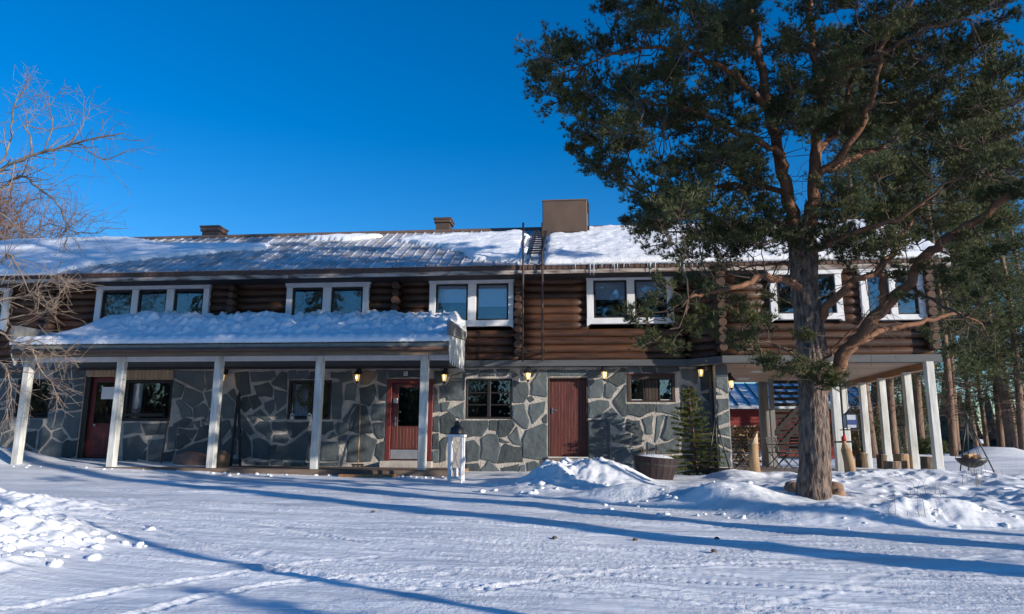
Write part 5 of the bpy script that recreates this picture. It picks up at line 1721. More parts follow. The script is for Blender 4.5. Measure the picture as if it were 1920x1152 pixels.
# dark slatted screen at the back of the terrace
YS = 3.6
sx0, sx1 = WX(1445, 790, YS), WX(1535, 790, YS); sz0, sz1 = .09, Z1
scr = empty('slat_screen', ((sx0 + sx1) / 2, YS, .09), 'dark slatted wooden screen with diagonal braces at the back of the terrace', 'screen')
MB().box(sx0, sx0 + .13, YS - .05, YS + .05, sz0, sz1).build('frame_post', 'grey_post', scr)
MB().box(sx1 - .1, sx1, YS - .05, YS + .05, sz0, sz1).build('frame_post', 'grey_post', scr)
z = sz0 + .25
while z < sz1 - .05:
    MB().box(sx0 + .131, sx1 - .101, YS - .02, YS + .01, z, z + (.10 if z > 1.5 else .075)).build('slat', 'slat_black', scr); z += .17 if z > 1.5 else .12
for a, b in (((sx0 + .1, .5), (sx1 - .1, 1.75)), ((sx0 + .1, 1.0), (sx1 - .1, 2.25))):
    MB().prism([(a[0], a[1]), (b[0], b[1]), (b[0], b[1] + .17), (a[0], a[1] + .17)], YS - .06, YS - .025).build('brace', 'slat_black', scr)
mb = MB()

# bird feeder on the pine
fx, fzz = WX(1594, 790, -6.4), WZ(1594, 790, -6.4)
e = empty('bird_feeder', (fx, -6.4, fzz), 'lantern-shaped bird feeder with a dark cap hanging from the pine branch', 'bird feeder')
w = .085
MB().lathe((fx, -6.4, fzz + .10), [(.12, 0), (.10, .02), (.045, .06), (.03, .085), (.012, .10)], 4, math.pi / 4).build('cap', 'dark_metal', e)
MB().box(fx - w, fx + w, -6.4 - w, -6.4 + w, fzz - .11, fzz + .10).build('seed_box', 'feeder_panel', e)
for s in (-1, 1):
    for t in (-1, 1):
        MB().box(fx + s * w - .008, fx + s * w + .008, -6.4 + t * w - .008, -6.4 + t * w + .008, fzz - .14, fzz + .10).build('corner_bar', 'dark_metal', e)
MB().box(fx - w - .05, fx + w + .05, -6.4 - w - .04, -6.4 + w + .04, fzz - .15, fzz - .135).build('tray', 'dark_metal', e)
MB().box(fx - w + .01, fx + w - .01, -6.4 - w - .006, -6.4 - w - .002, fzz - .06, fzz + .02).build('panel_print', 'blue_ink', e)
for s in (-.02, .02):
    MB().ring([(fx + s, -6.4, fzz + .19), (fx + s * 1.6, -6.4, WZ(1594, 690, -6.4))], .004, 4).build('wire', 'dark_metal', e)

# ==================================================================== RED SHED AND FAR BUILDINGS
SY = 15.0
hx0, hx1 = WX(1300, 780, SY), WX(1636, 780, SY)
ezl = WZ(1500, 762, SY - .6)
shed = empty('red_shed', ((hx0 + hx1) / 2, SY, 0), 'red weatherboarded shed with a snowy metal roof behind the terrace', 'shed')
wall = MB().box(hx0, hx1, SY, SY + 5, -.2, ezl + .1).build('wall', 'red_siding', shed)
z = 0.0
while z < ezl - .02:
    MB().add([(hx0, SY - .035, z), (hx1, SY - .035, z), (hx1, SY - .012, z + .155), (hx0, SY - .012, z + .155), (hx0, SY, z), (hx1, SY, z)], [(0, 1, 2, 3), (4, 5, 1, 0)]).build('siding_board', 'red_siding', wall); z += .158
rz1 = WZ(1430, 727, SY + 3.0)
rf = MB().add([(hx0 - .4, SY - .6, ezl), (hx1 + .3, SY - .6, ezl), (hx1 + .3, SY + 3.0, rz1 + .2), (hx0 - .4, SY + 3.0, rz1 + .2), (hx0 - .4, SY + 6.6, ezl), (hx1 + .3, SY + 6.6, ezl)],
              [(0, 1, 2, 3), (3, 2, 5, 4)]).build('roof', 'shed_roof', shed)
MB().box(hx0 - .4, hx1 + .3, SY - .64, SY - .6, ezl - .12, ezl + .01).build('eave_board', 'white_paint', rf)
x = hx0 - .3
while x < hx1 + .3:
    MB().ring([(x, SY - .6, ezl + .03), (x, SY + 3.0, rz1 + .23)], .035, 4).build('roof_seam', 'seam_dark', rf); x += .55
MB().box(hx1 - .08, hx1 + .02, SY - .05, SY - .036, 0, ezl).build('corner_board', 'white_paint', shed)


def cabin(x, y, w, d, h, m, label):
    z = gz(x, y)
    e = empty('cabin', (x, y, z), label, 'cabin')
    MB().box(x - w / 2, x + w / 2, y, y + d, z - .5, z + h).build('wall', m, e)
    MB().add([(x - w / 2 - .3, y - .4, z + h), (x + w / 2 + .3, y - .4, z + h), (x + w / 2 + .3, y + d / 2, z + h + d * .3), (x - w / 2 - .3, y + d / 2, z + h + d * .3),
              (x - w / 2 - .3, y + d + .4, z + h), (x + w / 2 + .3, y + d + .4, z + h),
              (x - w / 2 - .3, y - .4, z + h - .2), (x + w / 2 + .3, y - .4, z + h - .2)], [(0, 1, 2, 3), (3, 2, 5, 4), (6, 7, 1, 0)]).build('roof', 'snow_roof', e)
    for k in (-.25, .2):
        wd = MB().box(x + w * k - .5, x + w * k + .5, y - .05, y - .01, z + .9, z + 1.9).build('window', 'white_paint', e)
        MB().box(x + w * k - .4, x + w * k + .4, y - .06, y - .052, z + 1.0, z + 1.8).build('pane', 'pane_glass', wd)


q = onZ(1742, 829, .4); cabin(30.0, 75.0, 7, 6, 2.6, 'beam_grey', 'distant grey cabin with a snowy roof seen between the terrace posts')
cabin(82.0, 150.0, 8, 6, 2.2, 'red_siding', 'distant red cabin with a snowy roof beyond the pine trunks')

# ==================================================================== TREES
def rnd_unit(n, rg):
    d = rg.normal(size=(n, 3)); return d / np.linalg.norm(d, axis=1)[:, None]


def tufts(C, D, k, length, width, rg, spread=0.75):
    """needle tufts: C centres, D directions (n,3) -> triangles"""
    n = len(C)
    d = np.repeat(D, k, 0) + spread * rnd_unit(n * k, rg)
    d /= np.linalg.norm(d, axis=1)[:, None]
    s = np.cross(d, rnd_unit(n * k, rg)); s /= np.linalg.norm(s, axis=1)[:, None] + 1e-9
    c = np.repeat(C, k, 0)
    L = (length * rg.uniform(.7, 1.2, n * k))[:, None]
    V = np.stack([c - s * width / 2, c + s * width / 2, c + d * L], 1).reshape(-1, 3)
    return V, np.arange(n * k * 3).reshape(-1, 3)


def tube_np(P, r, n):
    """many straight tapered twigs: P (m,2,3), r (m,2)"""
    m = len(P)
    d = P[:, 1] - P[:, 0]; d = d / (np.linalg.norm(d, axis=1)[:, None] + 1e-9)
    ref = np.where(np.abs(d[:, 2:3]) < .9, np.array([[0, 0, 1.]]), np.array([[1., 0, 0]]))
    a = np.cross(d, ref); a /= np.linalg.norm(a, axis=1)[:, None]; b = np.cross(d, a)
    V = []
    for e in (0, 1):
        for k in range(n):
            q = 2 * math.pi * k / n
            V.append(P[:, e] + (a * math.cos(q) + b * math.sin(q)) * r[:, e][:, None])
    V = np.stack(V, 1).reshape(-1, 3)
    base = (np.arange(m) * 2 * n)[:, None]
    F = np.concatenate([np.concatenate([base + k, base + (k + 1) % n, base + n + (k + 1) % n, base + n + k], 1) for k in range(n)])
    return V, F


# ---- the big pine
def catmull(P, n):
    P = np.array(P, float); out = []
    Q = np.vstack([2 * P[0] - P[1], P, 2 * P[-1] - P[-2]])
    for i in range(1, len(Q) - 2):
        for t in np.linspace(0, 1, n, endpoint=False):
            a, b, c, d = Q[i - 1], Q[i], Q[i + 1], Q[i + 2]
            out.append(.5 * ((2 * b) + (-a + c) * t + (2 * a - 5 * b + 4 * c - d) * t * t + (-a + 3 * b - 3 * c + d) * t ** 3))
    out.append(Q[-2])
    return np.array(out)


PY = -7.21
def pp(x, y, dy=0.0):
    return onY(x, y, PY + dy)


pine = empty('big_pine', (PBX, PBY, gz(PBX, PBY)), 'big spreading pine tree with a thick furrowed trunk standing in the front yard', 'pine tree')
tr = [np.array([pp(1527, 955)[0], PY, gz(PBX, PBY) - .35]), np.array([pp(1527, 940)[0], PY, gz(PBX, PBY) + .12]), pp(1528, 880), pp(1526, 800), pp(1524, 720), pp(1522, 660), pp(1516, 600), pp(1508, 530), pp(1506, 480), pp(1500, 430)]
rad = [.32, .255, .232, .218, .210, .220, .212, .212, .22, .20]
P = catmull(tr, 5); Rr = np.interp(np.linspace(0, 1, len(P)), np.linspace(0, 1, len(rad)), rad)
# trunk with ridged bark relief
P = catmull(tr, 14); Rr = np.interp(np.linspace(0, 1, len(P)), np.linspace(0, 1, len(rad)), rad)
mb = MB(); n = 84; vs = []; fs = []
for i, p in enumerate(P):
    for k in range(n):
        q = 2 * math.pi * k / n
        wq = q * 9.5 + 1.2 * float(noise2(np.array([q * 2]), np.array([p[2] * 1.3]))[0])
        rdg = abs(float(noise2(np.array([wq]), np.array([p[2] * 2.1]))[0]))
        rel = 1 - .02 + .16 * min(.45, rdg) + .04 * float(noise2(np.array([q * 2.0]), np.array([p[2] * .8]))[0])
        if i < 11: rel += .10 * (1 - i / 11) * math.sin(q * 5 + 1)
        vs.append((p[0] + Rr[i] * rel * math.cos(q), p[1] + Rr[i] * rel * math.sin(q), p[2]))
for i in range(len(P) - 1):
    for k in range(n):
        fs.append((i * n + k, i * n + (k + 1) % n, (i + 1) * n + (k + 1) % n, (i + 1) * n + k))
mb.add(vs, fs).build('trunk', 'bark_grey', pine, smooth=True)
LIMBS = [  # pixel polyline with depth offsets, start radius, end radius
    ([(1535, 735, 0), (1565, 690, -.1), (1605, 640, -.25), (1650, 585, -.4), (1700, 535, -.6), (1738, 480, -.8), (1790, 440, -1.0), (1850, 400, -1.2), (1925, 335, -1.4), (1990, 270, -1.6)], .15, .05, 'bark_orange'),
    ([(1655, 580, -.4), (1655, 530, -.5), (1650, 505, -.5), (1675, 470, -.3), (1700, 430, 0), (1730, 380, .3)], .09, .03, 'bark_orange'),
    ([(1530, 610, 0), (1565, 560, -.3), (1610, 525, -.5), (1645, 508, -.6), (1690, 470, -.9)], .10, .03, 'bark_orange'),
    ([(1515, 545, 0), (1480, 530, -.4), (1430, 517, -.9), (1400, 532, -1.2), (1350, 545, -1.5), (1290, 560, -1.8)], .09, .03, 'bark_orange'),
    ([(1498, 450, 0), (1484, 400, .05), (1470, 330, .1), (1452, 260, .15), (1436, 180, .2), (1420, 90, .2), (1400, -10, .2), (1385, -110, .2), (1375, -220, .2)], .15, .06, 'bark_orange'),
    ([(1506, 450, 0), (1522, 400, -.05), (1528, 330, -.1), (1530, 260, -.1), (1540, 180, -.1), (1524, 90, 0), (1515, -10, .1), (1520, -130, .1), (1530, -260, .2)], .16, .05, 'bark_orange'),
    ([(1469, 328, .1), (1460, 285, -.1), (1410, 262, -.3), (1350, 230, -.6), (1290, 205, -.9), (1210, 190, -1.2)], .09, .025, 'bark_orange'),
    ([(1478, 370, .1), (1420, 345, .4), (1350, 350, .7), (1280, 365, .9), (1220, 360, 1.1)], .07, .02, 'bark_orange'),
    ([(1440, 210, .2), (1390, 150, -.1), (1350, 125, -.4), (1290, 95, -.7), (1200, 90, -1.0), (1100, 120, -1.2)], .08, .02, 'bark_orange'),
    ([(1425, 120, .2), (1370, 60, .4), (1310, 15, .7), (1230, -10, .9)], .07, .02, 'bark_orange'),
    ([(1530, 330, -.1), (1570, 300, -.3), (1620, 220, -.6), (1640, 160, -.8), (1660, 80, -1.0), (1710, 0, -1.2), (1740, -80, -1.3)], .085, .03, 'bark_orange'),
    ([(1555, 320, -.2), (1620, 290, .2), (1690, 255, .6), (1780, 225, 1.0), (1860, 210, 1.3)], .075, .02, 'bark_orange'),
    ([(1532, 280, -.1), (1565, 250, .3), (1610, 120, .5), (1650, 60, .7), (1720, 20, 1.0)], .07, .02, 'bark_orange'),
    ([(1530, 210, -.1), (1570, 140, -.5), (1640, 110, -.9), (1730, 60, -1.4), (1820, 30, -1.7)], .07, .02, 'bark_orange'),
    ([(1505, 460, .1), (1440, 435, .8), (1380, 430, 1.3), (1310, 440, 1.7), (1240, 430, 2.0)], .07, .02, 'bark_orange'),
    ([(1515, 480, 0), (1560, 455, -.6), (1620, 430, -1.1), (1700, 400, -1.6), (1790, 330, -2.0)], .075, .02, 'bark_orange'),
    ([(1520, 690, -.1), (1480, 660, -.7), (1430, 640, -1.2), (1370, 640, -1.5)], .035, .012, 'twig_pine'),
    ([(1535, 690, -.15), (1560, 660, -.5), (1600, 610, -.7), (1640, 590, -.8)], .032, .012, 'bark_orange'),
    ([(1600, 645, -.2), (1680, 615, .4), (1750, 600, .8), (1800, 590, 1.0), (1850, 615, 1.1)], .07, .02, 'bark_orange'),
    ([(1700, 535, -.6), (1760, 570, -.9), (1810, 600, -1.1), (1860, 640, -1.3)], .035, .01, 'twig_pine'),
    ([(1528, 500, -.1), (1480, 495, 1.0), (1420, 500, 1.6), (1350, 520, 2.0)], .05, .015, 'bark_orange'),
]
limb_pts = []
for pl, ra, rb, m in LIMBS:
    Q = catmull([pp(a, b, d) for a, b, d in pl], 5)
    n_ = len(Q)
    Q = Q + np.concatenate([np.zeros((1, 3)), rng.normal(0, .02, (n_ - 1, 3))])
    MB().ring(Q, list(np.linspace(ra * .78, rb * .7, n_)), 9, wob=.12).build('limb', m, pine, smooth=True)
    limb_pts += [(q, ra + (rb - ra) * k / n_) for k, q in enumerate(Q)]
LP = np.array([q for q, r in limb_pts])

crown_polys = [
    ([(1115, -40), (1125, 55), (1080, 75), (1010, 118), (1022, 185), (1100, 205), (1095, 250), (1075, 292), (1120, 335), (1210, 345), (1195, 400), (1215, 445), (1300, 490), (1420, 470), (1420, 380), (1440, 250), (1420, 100), (1400, -40)], 175, 2.0),
    ([(1400, -40), (1440, 220), (1500, 300), (1560, 260), (1640, 300), (1770, 300), (1900, 260), (1900, 120), (1870, -40)], 135, 2.0),
    ([(1500, 420), (1560, 470), (1650, 480), (1740, 420), (1840, 400), (1900, 330), (1890, 240), (1720, 300), (1600, 340)], 44, 1.8),
    ([(1360, -40), (1300, -180), (1360, -330), (1480, -420), (1650, -400), (1780, -260), (1850, -40)], 90, 2.2),
    ([(1120, -40), (1190, -160), (1330, -240), (1360, -40)], 36, 1.8),
    ([(1380, 440), (1500, 400), (1560, 500), (1480, 500), (1440, 500)], 12, 1.0),
]
pads = []
for poly, cnt, dep in crown_polys:
    xs = [p[0] for p in poly]; ys = [p[1] for p in poly]
    k = 0
    while k < cnt:
        a, b = random.uniform(min(xs), max(xs)), random.uniform(min(ys), max(ys))
        if in_poly(np.array([a]), np.array([b]), poly)[0]:
            pads.append((a, b, random.gauss(.1, .55) * dep, random.uniform(.30, .54))); k += 1
for a, b, d in [(1180, 592, -1.9), (1215, 605, -1.9), (1245, 575, -1.8), (1275, 615, -1.7), (1230, 640, -1.9), (1260, 650, -1.8), (1300, 560, -1.7), (1320, 590, -1.6), (1345, 545, -1.5), (1370, 570, -1.4), (1390, 600, -1.4), (1330, 625, -1.6), (1290, 535, -1.6), (1250, 540, -1.8),
                (1380, 640, -1.5), (1410, 655, -1.4), (1435, 680, -1.3), (1465, 690, -1.0), (1400, 615, -1.3), (1440, 620, -1.1), (1500, 640, -.9), (1520, 690, -.6), (1545, 695, -.5), (1500, 700, -.8), (1540, 720, -.4), (1560, 720, -.4),
                (1450, 560, 1.0), (1420, 590, 1.2), (1390, 530, 1.6), (1350, 510, 1.8),
                (1640, 430, -1), (1680, 420, -1), (1720, 460, -.8), (1760, 500, -.9), (1790, 540, -1.0), (1820, 500, -1.1), (1850, 470, -1.2), (1810, 440, -1.0), (1870, 530, -1.3), (1840, 570, -1.2), (1780, 470, .4), (1740, 430, .5), (1700, 500, .3), (1650, 470, -.2),
                (1880, 420, -1.3), (1900, 370, -1.4), (1860, 380, -1.2), (1900, 470, -1.3), (1620, 480, -.6), (1590, 500, -.5), (1750, 620, .9), (1820, 610, 1.0), (1860, 640, 1.1), (1790, 650, .9), (1660, 470, -.4), (1680, 530, -.4), (1710, 560, -.7),
                (1020, 135, -1.1), (1040, 160, -1.1), (1060, 110, -1.0), (1085, 100, -1.0), (1075, 180, -1.0), (1085, 290, .9), (1110, 310, .9), (1110, 270, .8), (1150, 340, 1.0), (1205, 390, 1.8), (1190, 420, 1.9), (1230, 460, 2.0)]:
    pads.append((a, b, d, random.uniform(.20, .34)))
rg = np.random.default_rng(5)
TC, TD, TW = [], [], []
for a, b, d, r in pads:
    c = pp(a, b, d)
    j = np.argmin(((LP - c) ** 2).sum(1) + 0.0)
    root = LP[j]
    stem = c - root; L = np.linalg.norm(stem)
    if L > 2.1: continue
    # bough from limb to pad
    pv = root; nseg = 5
    for q in range(1, nseg + 1):
        t = q / nseg
        nx_ = root + stem * t + np.array([0, 0, -.10 * L * math.sin(math.pi * t)]) + (rg.normal(size=3) * .05 * min(1, L) if q < nseg else 0)
        TW.append((pv, nx_, .013 - .007 * (q - 1) / nseg, .013 - .007 * q / nseg)); pv = nx_
    nb_ = rg.integers(10, 15) if r > .345 or b < 430 else rg.integers(5, 9)
    axis = stem / (L + 1e-6) * .7 + np.array([0, 0, .25])
    for k in range(nb_):
        dd = rg.normal(size=3) * np.array([1, 1, .42]); dd /= np.linalg.norm(dd); dd = dd + axis * .6; dd /= np.linalg.norm(dd)
        end = c + dd * r * rg.uniform(.6, 1.15) + np.array([0, 0, .05])
        TW.append((c, end, .007, .004))
        nt = rg.integers(9, 14)
        for q in range(nt):
            t = rg.uniform(.35, 1.0) ** .8
            p = c + (end - c) * t + rg.normal(size=3) * np.array([.045, .045, .03])
            TC.append(p); TD.append(dd * .5 + np.array([0, 0, .55]) + rg.normal(size=3) * .25)
TC = np.array(TC); TD = np.array(TD); TD /= np.linalg.norm(TD, axis=1)[:, None]
print('pine tufts', len(TC), 'pads', len(pads))
V, T = tufts(TC, TD, 14, .088, .0105, rg)
o = link('needles', np_mesh('needles', V, T, ['needles']), pine, wloc=(0, 0, 0)); o['kind'] = 'stuff'
# dead twigs inside the crown
for k in range(420):
    j = rg.integers(len(LP)); p = LP[j]
    dd = rg.normal(size=3) * np.array([1, 1, .5]); dd /= np.linalg.norm(dd)
    L = rg.uniform(.25, .8); m_ = p + dd * L * .5 + rg.normal(size=3) * .05
    TW.append((p, m_, .008, .005)); TW.append((m_, m_ + dd * L * .5 + rg.normal(size=3) * .08, .005, .002))
    e2 = m_ + rg.normal(size=3) * .22
    TW.append((m_, e2, .004, .002))
Pt = np.array([[a, b] for a, b, _, _ in TW]); Rt = np.array([[x_, y_] for _, _, x_, y_ in TW])
V, F = tube_np(Pt, Rt, 4)
o = link('twigs', np_mesh('twigs', V, F, ['twig_pine']), pine, wloc=(0, 0, 0)); o['kind'] = 'stuff'


# ---- generic tall pines (yard edge, forest)
def pine_proto(seed, H, cb, rad_, ntuft, k, nl, nw, bark='bark_mid', lower=0.0, name='pine_tree', lean=0.0, needle='needles_far', thick=1.0):
    rg = np.random.default_rng(seed)
    rt = (.0075 * H + .03) * thick
    zs = np.linspace(-.4, H, 14)
    bend = np.array([[lean * z / H * H * .06 + .10 * math.sin(z * .5 + seed), .08 * math.cos(z * .4 + seed), z] for z in zs])
    mt = MB().ring(bend, [rt * (1 - .8 * max(0, z) / H) for z in zs], 10, wob=.08)
    V = [np.array(mt.v)]
    tip = bend
    TC, TD, TWs = [], [], []
    nb_ = int(26 + 3 * (H - cb))
    per = max(2, ntuft // nb_)
    for i in range(nb_):
        z = cb + (H - cb) * (i + rg.uniform(0, 1)) / nb_
        f = (z - cb) / (H - cb)
        L = rad_ * (0.35 + .65 * math.sin(math.pi * min(1, .25 + .75 * f))) * rg.uniform(.6, 1.15) * (1 - .55 * f ** 2)
        q = rg.uniform(0, 2 * math.pi)
        base = np.array([np.interp(z, zs, bend[:, 0]), np.interp(z, zs, bend[:, 1]), z])
        dr = np.array([math.cos(q), math.sin(q), rg.uniform(-.15, .45)])
        end = base + dr * L
        mid = (base + end) / 2 + np.array([0, 0, -.08 * L])
        TWs += [(base, mid, .028, .018), (mid, end, .018, .008)]
        for t in range(per):
            s = rg.uniform(.35, 1.05)
            p = base + dr * L * s + rg.normal(size=3) * np.array([.30, .30, .17]) * (L / 2 + .3)
            TC.append(p); TD.append(dr * .5 + np.array([0, 0, .5]) + rg.normal(size=3) * .3)
    for i in range(int(lower)):     # dead lower branches
        z = rg.uniform(1.5, cb); q = rg.uniform(0, 6.28); L = rg.uniform(.4, 1.6)
        base = np.array([np.interp(z, zs, bend[:, 0]), np.interp(z, zs, bend[:, 1]), z])
        dr = np.array([math.cos(q), math.sin(q), rg.uniform(-.3, .2)])
        TWs += [(base, base + dr * L * .5, .014, .009), (base + dr * L * .5, base + dr * L + np.array([0, 0, -.15]), .009, .003)]
        for j in range(3):
            m_ = base + dr * L * rg.uniform(.4, .9)
            TWs.append((m_, m_ + rg.normal(size=3) * .3, .006, .002))
    TC = np.array(TC); TD = np.array(TD); TD /= np.linalg.norm(TD, axis=1)[:, None]
    e = empty(name, (0, 0, 0))
    mt.build('trunk', bark, e, smooth=True, local=True)
    Pt = np.array([[a, b] for a, b, _, _ in TWs]); Rt = np.array([[x_, y_] for _, _, x_, y_ in TWs])
    Vv, F = tube_np(Pt, Rt, 5)
    link('branches', np_mesh('branches', Vv, F, ['twig_pine']), e, local=(0, 0, 0))['kind'] = 'stuff'
    Vv, F = tufts(TC, TD, k, nl, nw, rg, .9)
    link('needles', np_mesh('needles', Vv, F, [needle]), e, local=(0, 0, 0))['kind'] = 'stuff'
    return e


def place(proto, used, x, y, rz, sc, label, cat='pine tree', group=None):
    o = proto if not used else copy_tree(proto)
    o.location = (x, y, gz(x, y) - .05); o.rotation_euler = (0, 0, rz); o.scale = (sc, sc, sc)
    for kk in ('group',):
        if kk in o: del o[kk]
    tag(o, label, cat, group)
    return o


protoA = pine_proto(1, 16, 3.1, 2.5, 4600, 9, .20, .020, lower=30)
protoB = pine_proto(2, 15, 2.3, 2.4, 4600, 9, .20, .020, lower=26)
protoC = pine_proto(3, 17, 4.0, 2.3, 4200, 9, .20, .020, lower=34)
protoD = pine_proto(4, 20, 8.2, 3.1, 5200, 9, .22, .026, lower=10, thick=1.7)
used = {}
FOREST = [  # photo pixel of the trunk foot, depth Y, prototype, rotation, scale, label
    (1636, 868, 7.5, 'C', .3, .95, 'dark pine trunk between the second and third white terrace posts'),
    (1651, 862, 9.5, 'B', 1.9, .9, 'pine just behind the small pale stump seat'),
    (1684, 860, 8.0, 'A', 2.3, 1.0, 'pale pine trunk rising behind the wide orange-brown stump seat'),
    (1733, 858, 9.0, 'C', 4.0, 1.0, 'leaning pine with a small bush at its foot, left of the corner post'),
    (1790, 852, 9.0, 'A', 1.0, .95, 'stout pine immediately right of the corner terrace post'),
    (1800, 850, 11.0, 'B', 3.1, 1.0, 'pine standing close behind the stout pine by the corner post'),
    (1848, 845, 14.0, 'B', .7, .75, 'short slim pine behind the tripod with the fire bowl'),
    (1878, 846, 13.0, 'C', 2.9, .95, 'dark slim pine, left one of a close pair beyond the fire tripod'),
    (1890, 847, 12.5, 'A', 5.1, .95, 'taller pine, right one of a close pair beyond the fire tripod'),
    (1922, 845, 12.0, 'B', 2.2, 1.05, 'slanting pine at the far right edge of the picture'),
    (1830, 842, 24.0, 'B', 5.3, 1.0, 'bushy pine in the second row above the fire tripod'),
    (1905, 842, 22.0, 'A', 4.4, 1.0, 'second-row pine between the close pair and the slanting pine'),
    (1950, 844, 16.0, 'A', 1.4, 1.05, 'pine leaning in from beyond the right edge'),
    (1700, 842, 28.0, 'B', 2.6, .9, 'distant pine seen through the white terrace posts'),
]
protoE = pine_proto(6, 12, 9.0, 1.2, 500, 9, .22, .026, lower=6)
protos = {'E': protoE, 'A': protoA, 'B': protoB, 'C': protoC, 'D': protoD}
for px, py, Y, pr, rz, sc, lab in FOREST:
    place(protos[pr], used.get(pr), WX(px, py, Y), Y, rz, sc, lab, group='pines beyond the terrace'); used[pr] = 1
# pines standing around the yard outside the picture (they throw the long shadows)
YARD = [(9.6, -14.6, 'D', .4, 1.0), (10.2, -13.3, 'D', 1.7, 1.0), (6.6, -17.5, 'E', 2.0, .8), (13.0, -11.3, 'E', 3.3, 1.0), (12.2, -13.4, 'E', 2.0, 1.1), (6.4, -18.3, 'B', 1.0, .2), (3.9, -18.5, 'B', 4.0, .16)]
for x, y, pr, rz, sc in YARD:
    place(protos[pr], used.get(pr), x, y, rz, sc, 'yard pine standing out of view beyond the right side', group='yard pines out of view'); used[pr] = 1
BACK = [(-3, -46, 'C'), (4, -41, 'B'), (11, -48, 'A'), (-9, -39, 'B'), (-14, -44, 'A'), (-19, -40, 'C'), (-24, -45, 'B'), (-29, -39, 'A'), (-34, -44, 'B'), (-40, -40, 'C'), (-46, -45, 'A'), (-52, -41, 'B'), (-6, -55, 'A'), (-17, -56, 'B'), (-30, -57, 'A'), (-43, -56, 'B')]
for k, (x, y, pr) in enumerate(BACK):
    place(protos[pr], 1, x, y, k * 1.3, random.uniform(1.2, 1.45) if x < -14 else random.uniform(.65, .8), 'pine across the yard, reflected in the upper windows', group='pines mirrored in the windows')


# far forest: one mass
rgf = np.random.default_rng(9)
vs = []; fs = []
for k in range(1500):
    a = rgf.uniform(-1.3, 1.2) if k < 800 else rgf.uniform(2.2, 4.2); d = rgf.uniform(120, 240) if k < 800 else rgf.uniform(75, 120)
    x = d * math.sin(a); y = -10 + d * math.cos(a)
    h = rgf.uniform(7, 14); r = h * rgf.uniform(.14, .22); z = -1
    n = 7
    for lv in range(4):
        b = len(vs); z0 = z + h * (.08 + lv * .22); z1 = z + h * (.08 + lv * .22 + .36)
        rr = r * (1 - lv * .23)
        for j in range(n):
            q = 2 * math.pi * j / n + lv; jj = rgf.uniform(.65, 1.2)
            vs.append((x + rr * jj * math.cos(q), y + rr * jj * math.sin(q), z0 - .06 * h * rgf.uniform(0, 1)))
        vs.append((x, y, z1))
        fs += [(b + j, b + (j + 1) % n, b + n) for j in range(n)]
o = link('far_forest', np_mesh('far_forest', np.array(vs), np.array(fs), ['far_forest']))
tag(o, 'far-off dark forest along the horizon', 'forest', kind='stuff')


# ---- small spruce by the stone wall
sp = onY(1308, 885, -1.1)
SX, SYY = float(sp[0]), -1.1; SZ = gz(SX, SYY)
Hs = WZ(1290, 722, SYY) - SZ
spr = empty('small_spruce', (SX, SYY, SZ), 'small young spruce tree standing against the stone wall', 'spruce tree')
rg = np.random.default_rng(31)
lean = np.array([WX(1290, 722, SYY) - SX, 0, Hs])
MB().ring([(SX, SYY, SZ - .1), (SX + lean[0] * .5, SYY, SZ + Hs * .5), (SX + lean[0], SYY, SZ + Hs)], [.035, .022, .006], 7).build('trunk', 'bark_orange', spr, smooth=True)
TC, TD, TWs = [], [], []
nwh = 17
for i in range(nwh):
    f = i / nwh
    z = .1 + f * (Hs - .12)
    base = np.array([SX + lean[0] * z / Hs, SYY, SZ + z])
    L = (.78 * (1 - f) ** .85 + .06)
    for b in range(7 if i < 13 else 5):
        q = rg.uniform(0, 2 * math.pi)
        dr = np.array([math.cos(q), math.sin(q), -.12 + .55 * f])
        Lb = L * rg.uniform(.65, 1.15)
        end = base + dr * Lb
        TWs.append((base, end, .009, .003))
        nn_ = int(14 + 50 * Lb)
        for t in range(nn_):
            s = rg.uniform(.15, 1.05); off = (1 - s * .7) * .16
            lat = np.array([-math.sin(q), math.cos(q), 0]) * rg.uniform(-1, 1) * off
            p = base + dr * Lb * s + lat + np.array([0, 0, -.02 - abs(lat).sum() * .3])
            TC.append(p); TD.append(dr * .8 + lat * 4 + rg.normal(size=3) * .2)
TC = np.array(TC); TD = np.array(TD); TD /= np.linalg.norm(TD, axis=1)[:, None]
V, T = tufts(TC, TD, 10, .06, .011, rg, .7)
o = link('needles', np_mesh('needles', V, T, ['spruce_needles']), spr, wloc=(0, 0, 0)); o['kind'] = 'stuff'
V, F = tube_np(np.array([[a, b] for a, b, _, _ in TWs]), np.array([[x_, y_] for _, _, x_, y_ in TWs]), 4)
o = link('branches', np_mesh('branches', V, F, ['twig_pine']), spr, wloc=(0, 0, 0)); o['kind'] = 'stuff'


# low evergreen bushes behind the terrace
def bush(x, y, rx, rz, label, seed):
    rg = np.random.default_rng(seed)
    z = gz(x, y)
    e = empty('evergreen_bush', (x, y, z), label, 'bush')
    n = int(500 * rx)
    d = rnd_unit(n, rg); r = rg.uniform(.3, 1, n) ** .5
    C = np.array([x, y, z + rz * .5]) + d * r[:, None] * np.array([rx, rx * .7, rz * .55]); C[:, 2] = np.maximum(C[:, 2], z + .02)
    D = d * .6 + np.array([0, 0, .5]) + rg.normal(size=(n, 3)) * .2; D /= np.linalg.norm(D, axis=1)[:, None]
    V, T = tufts(C, D, 10, .16, .022, rg, .8)
    link('needles', np_mesh('needles', V, T, ['needles_far']), e, wloc=(0, 0, 0))['kind'] = 'stuff'
    MB().ring([(x, y, z - .1), (x, y, z + rz * .6)], [.06, .03], 6).build('stem', 'bark_stump', e)


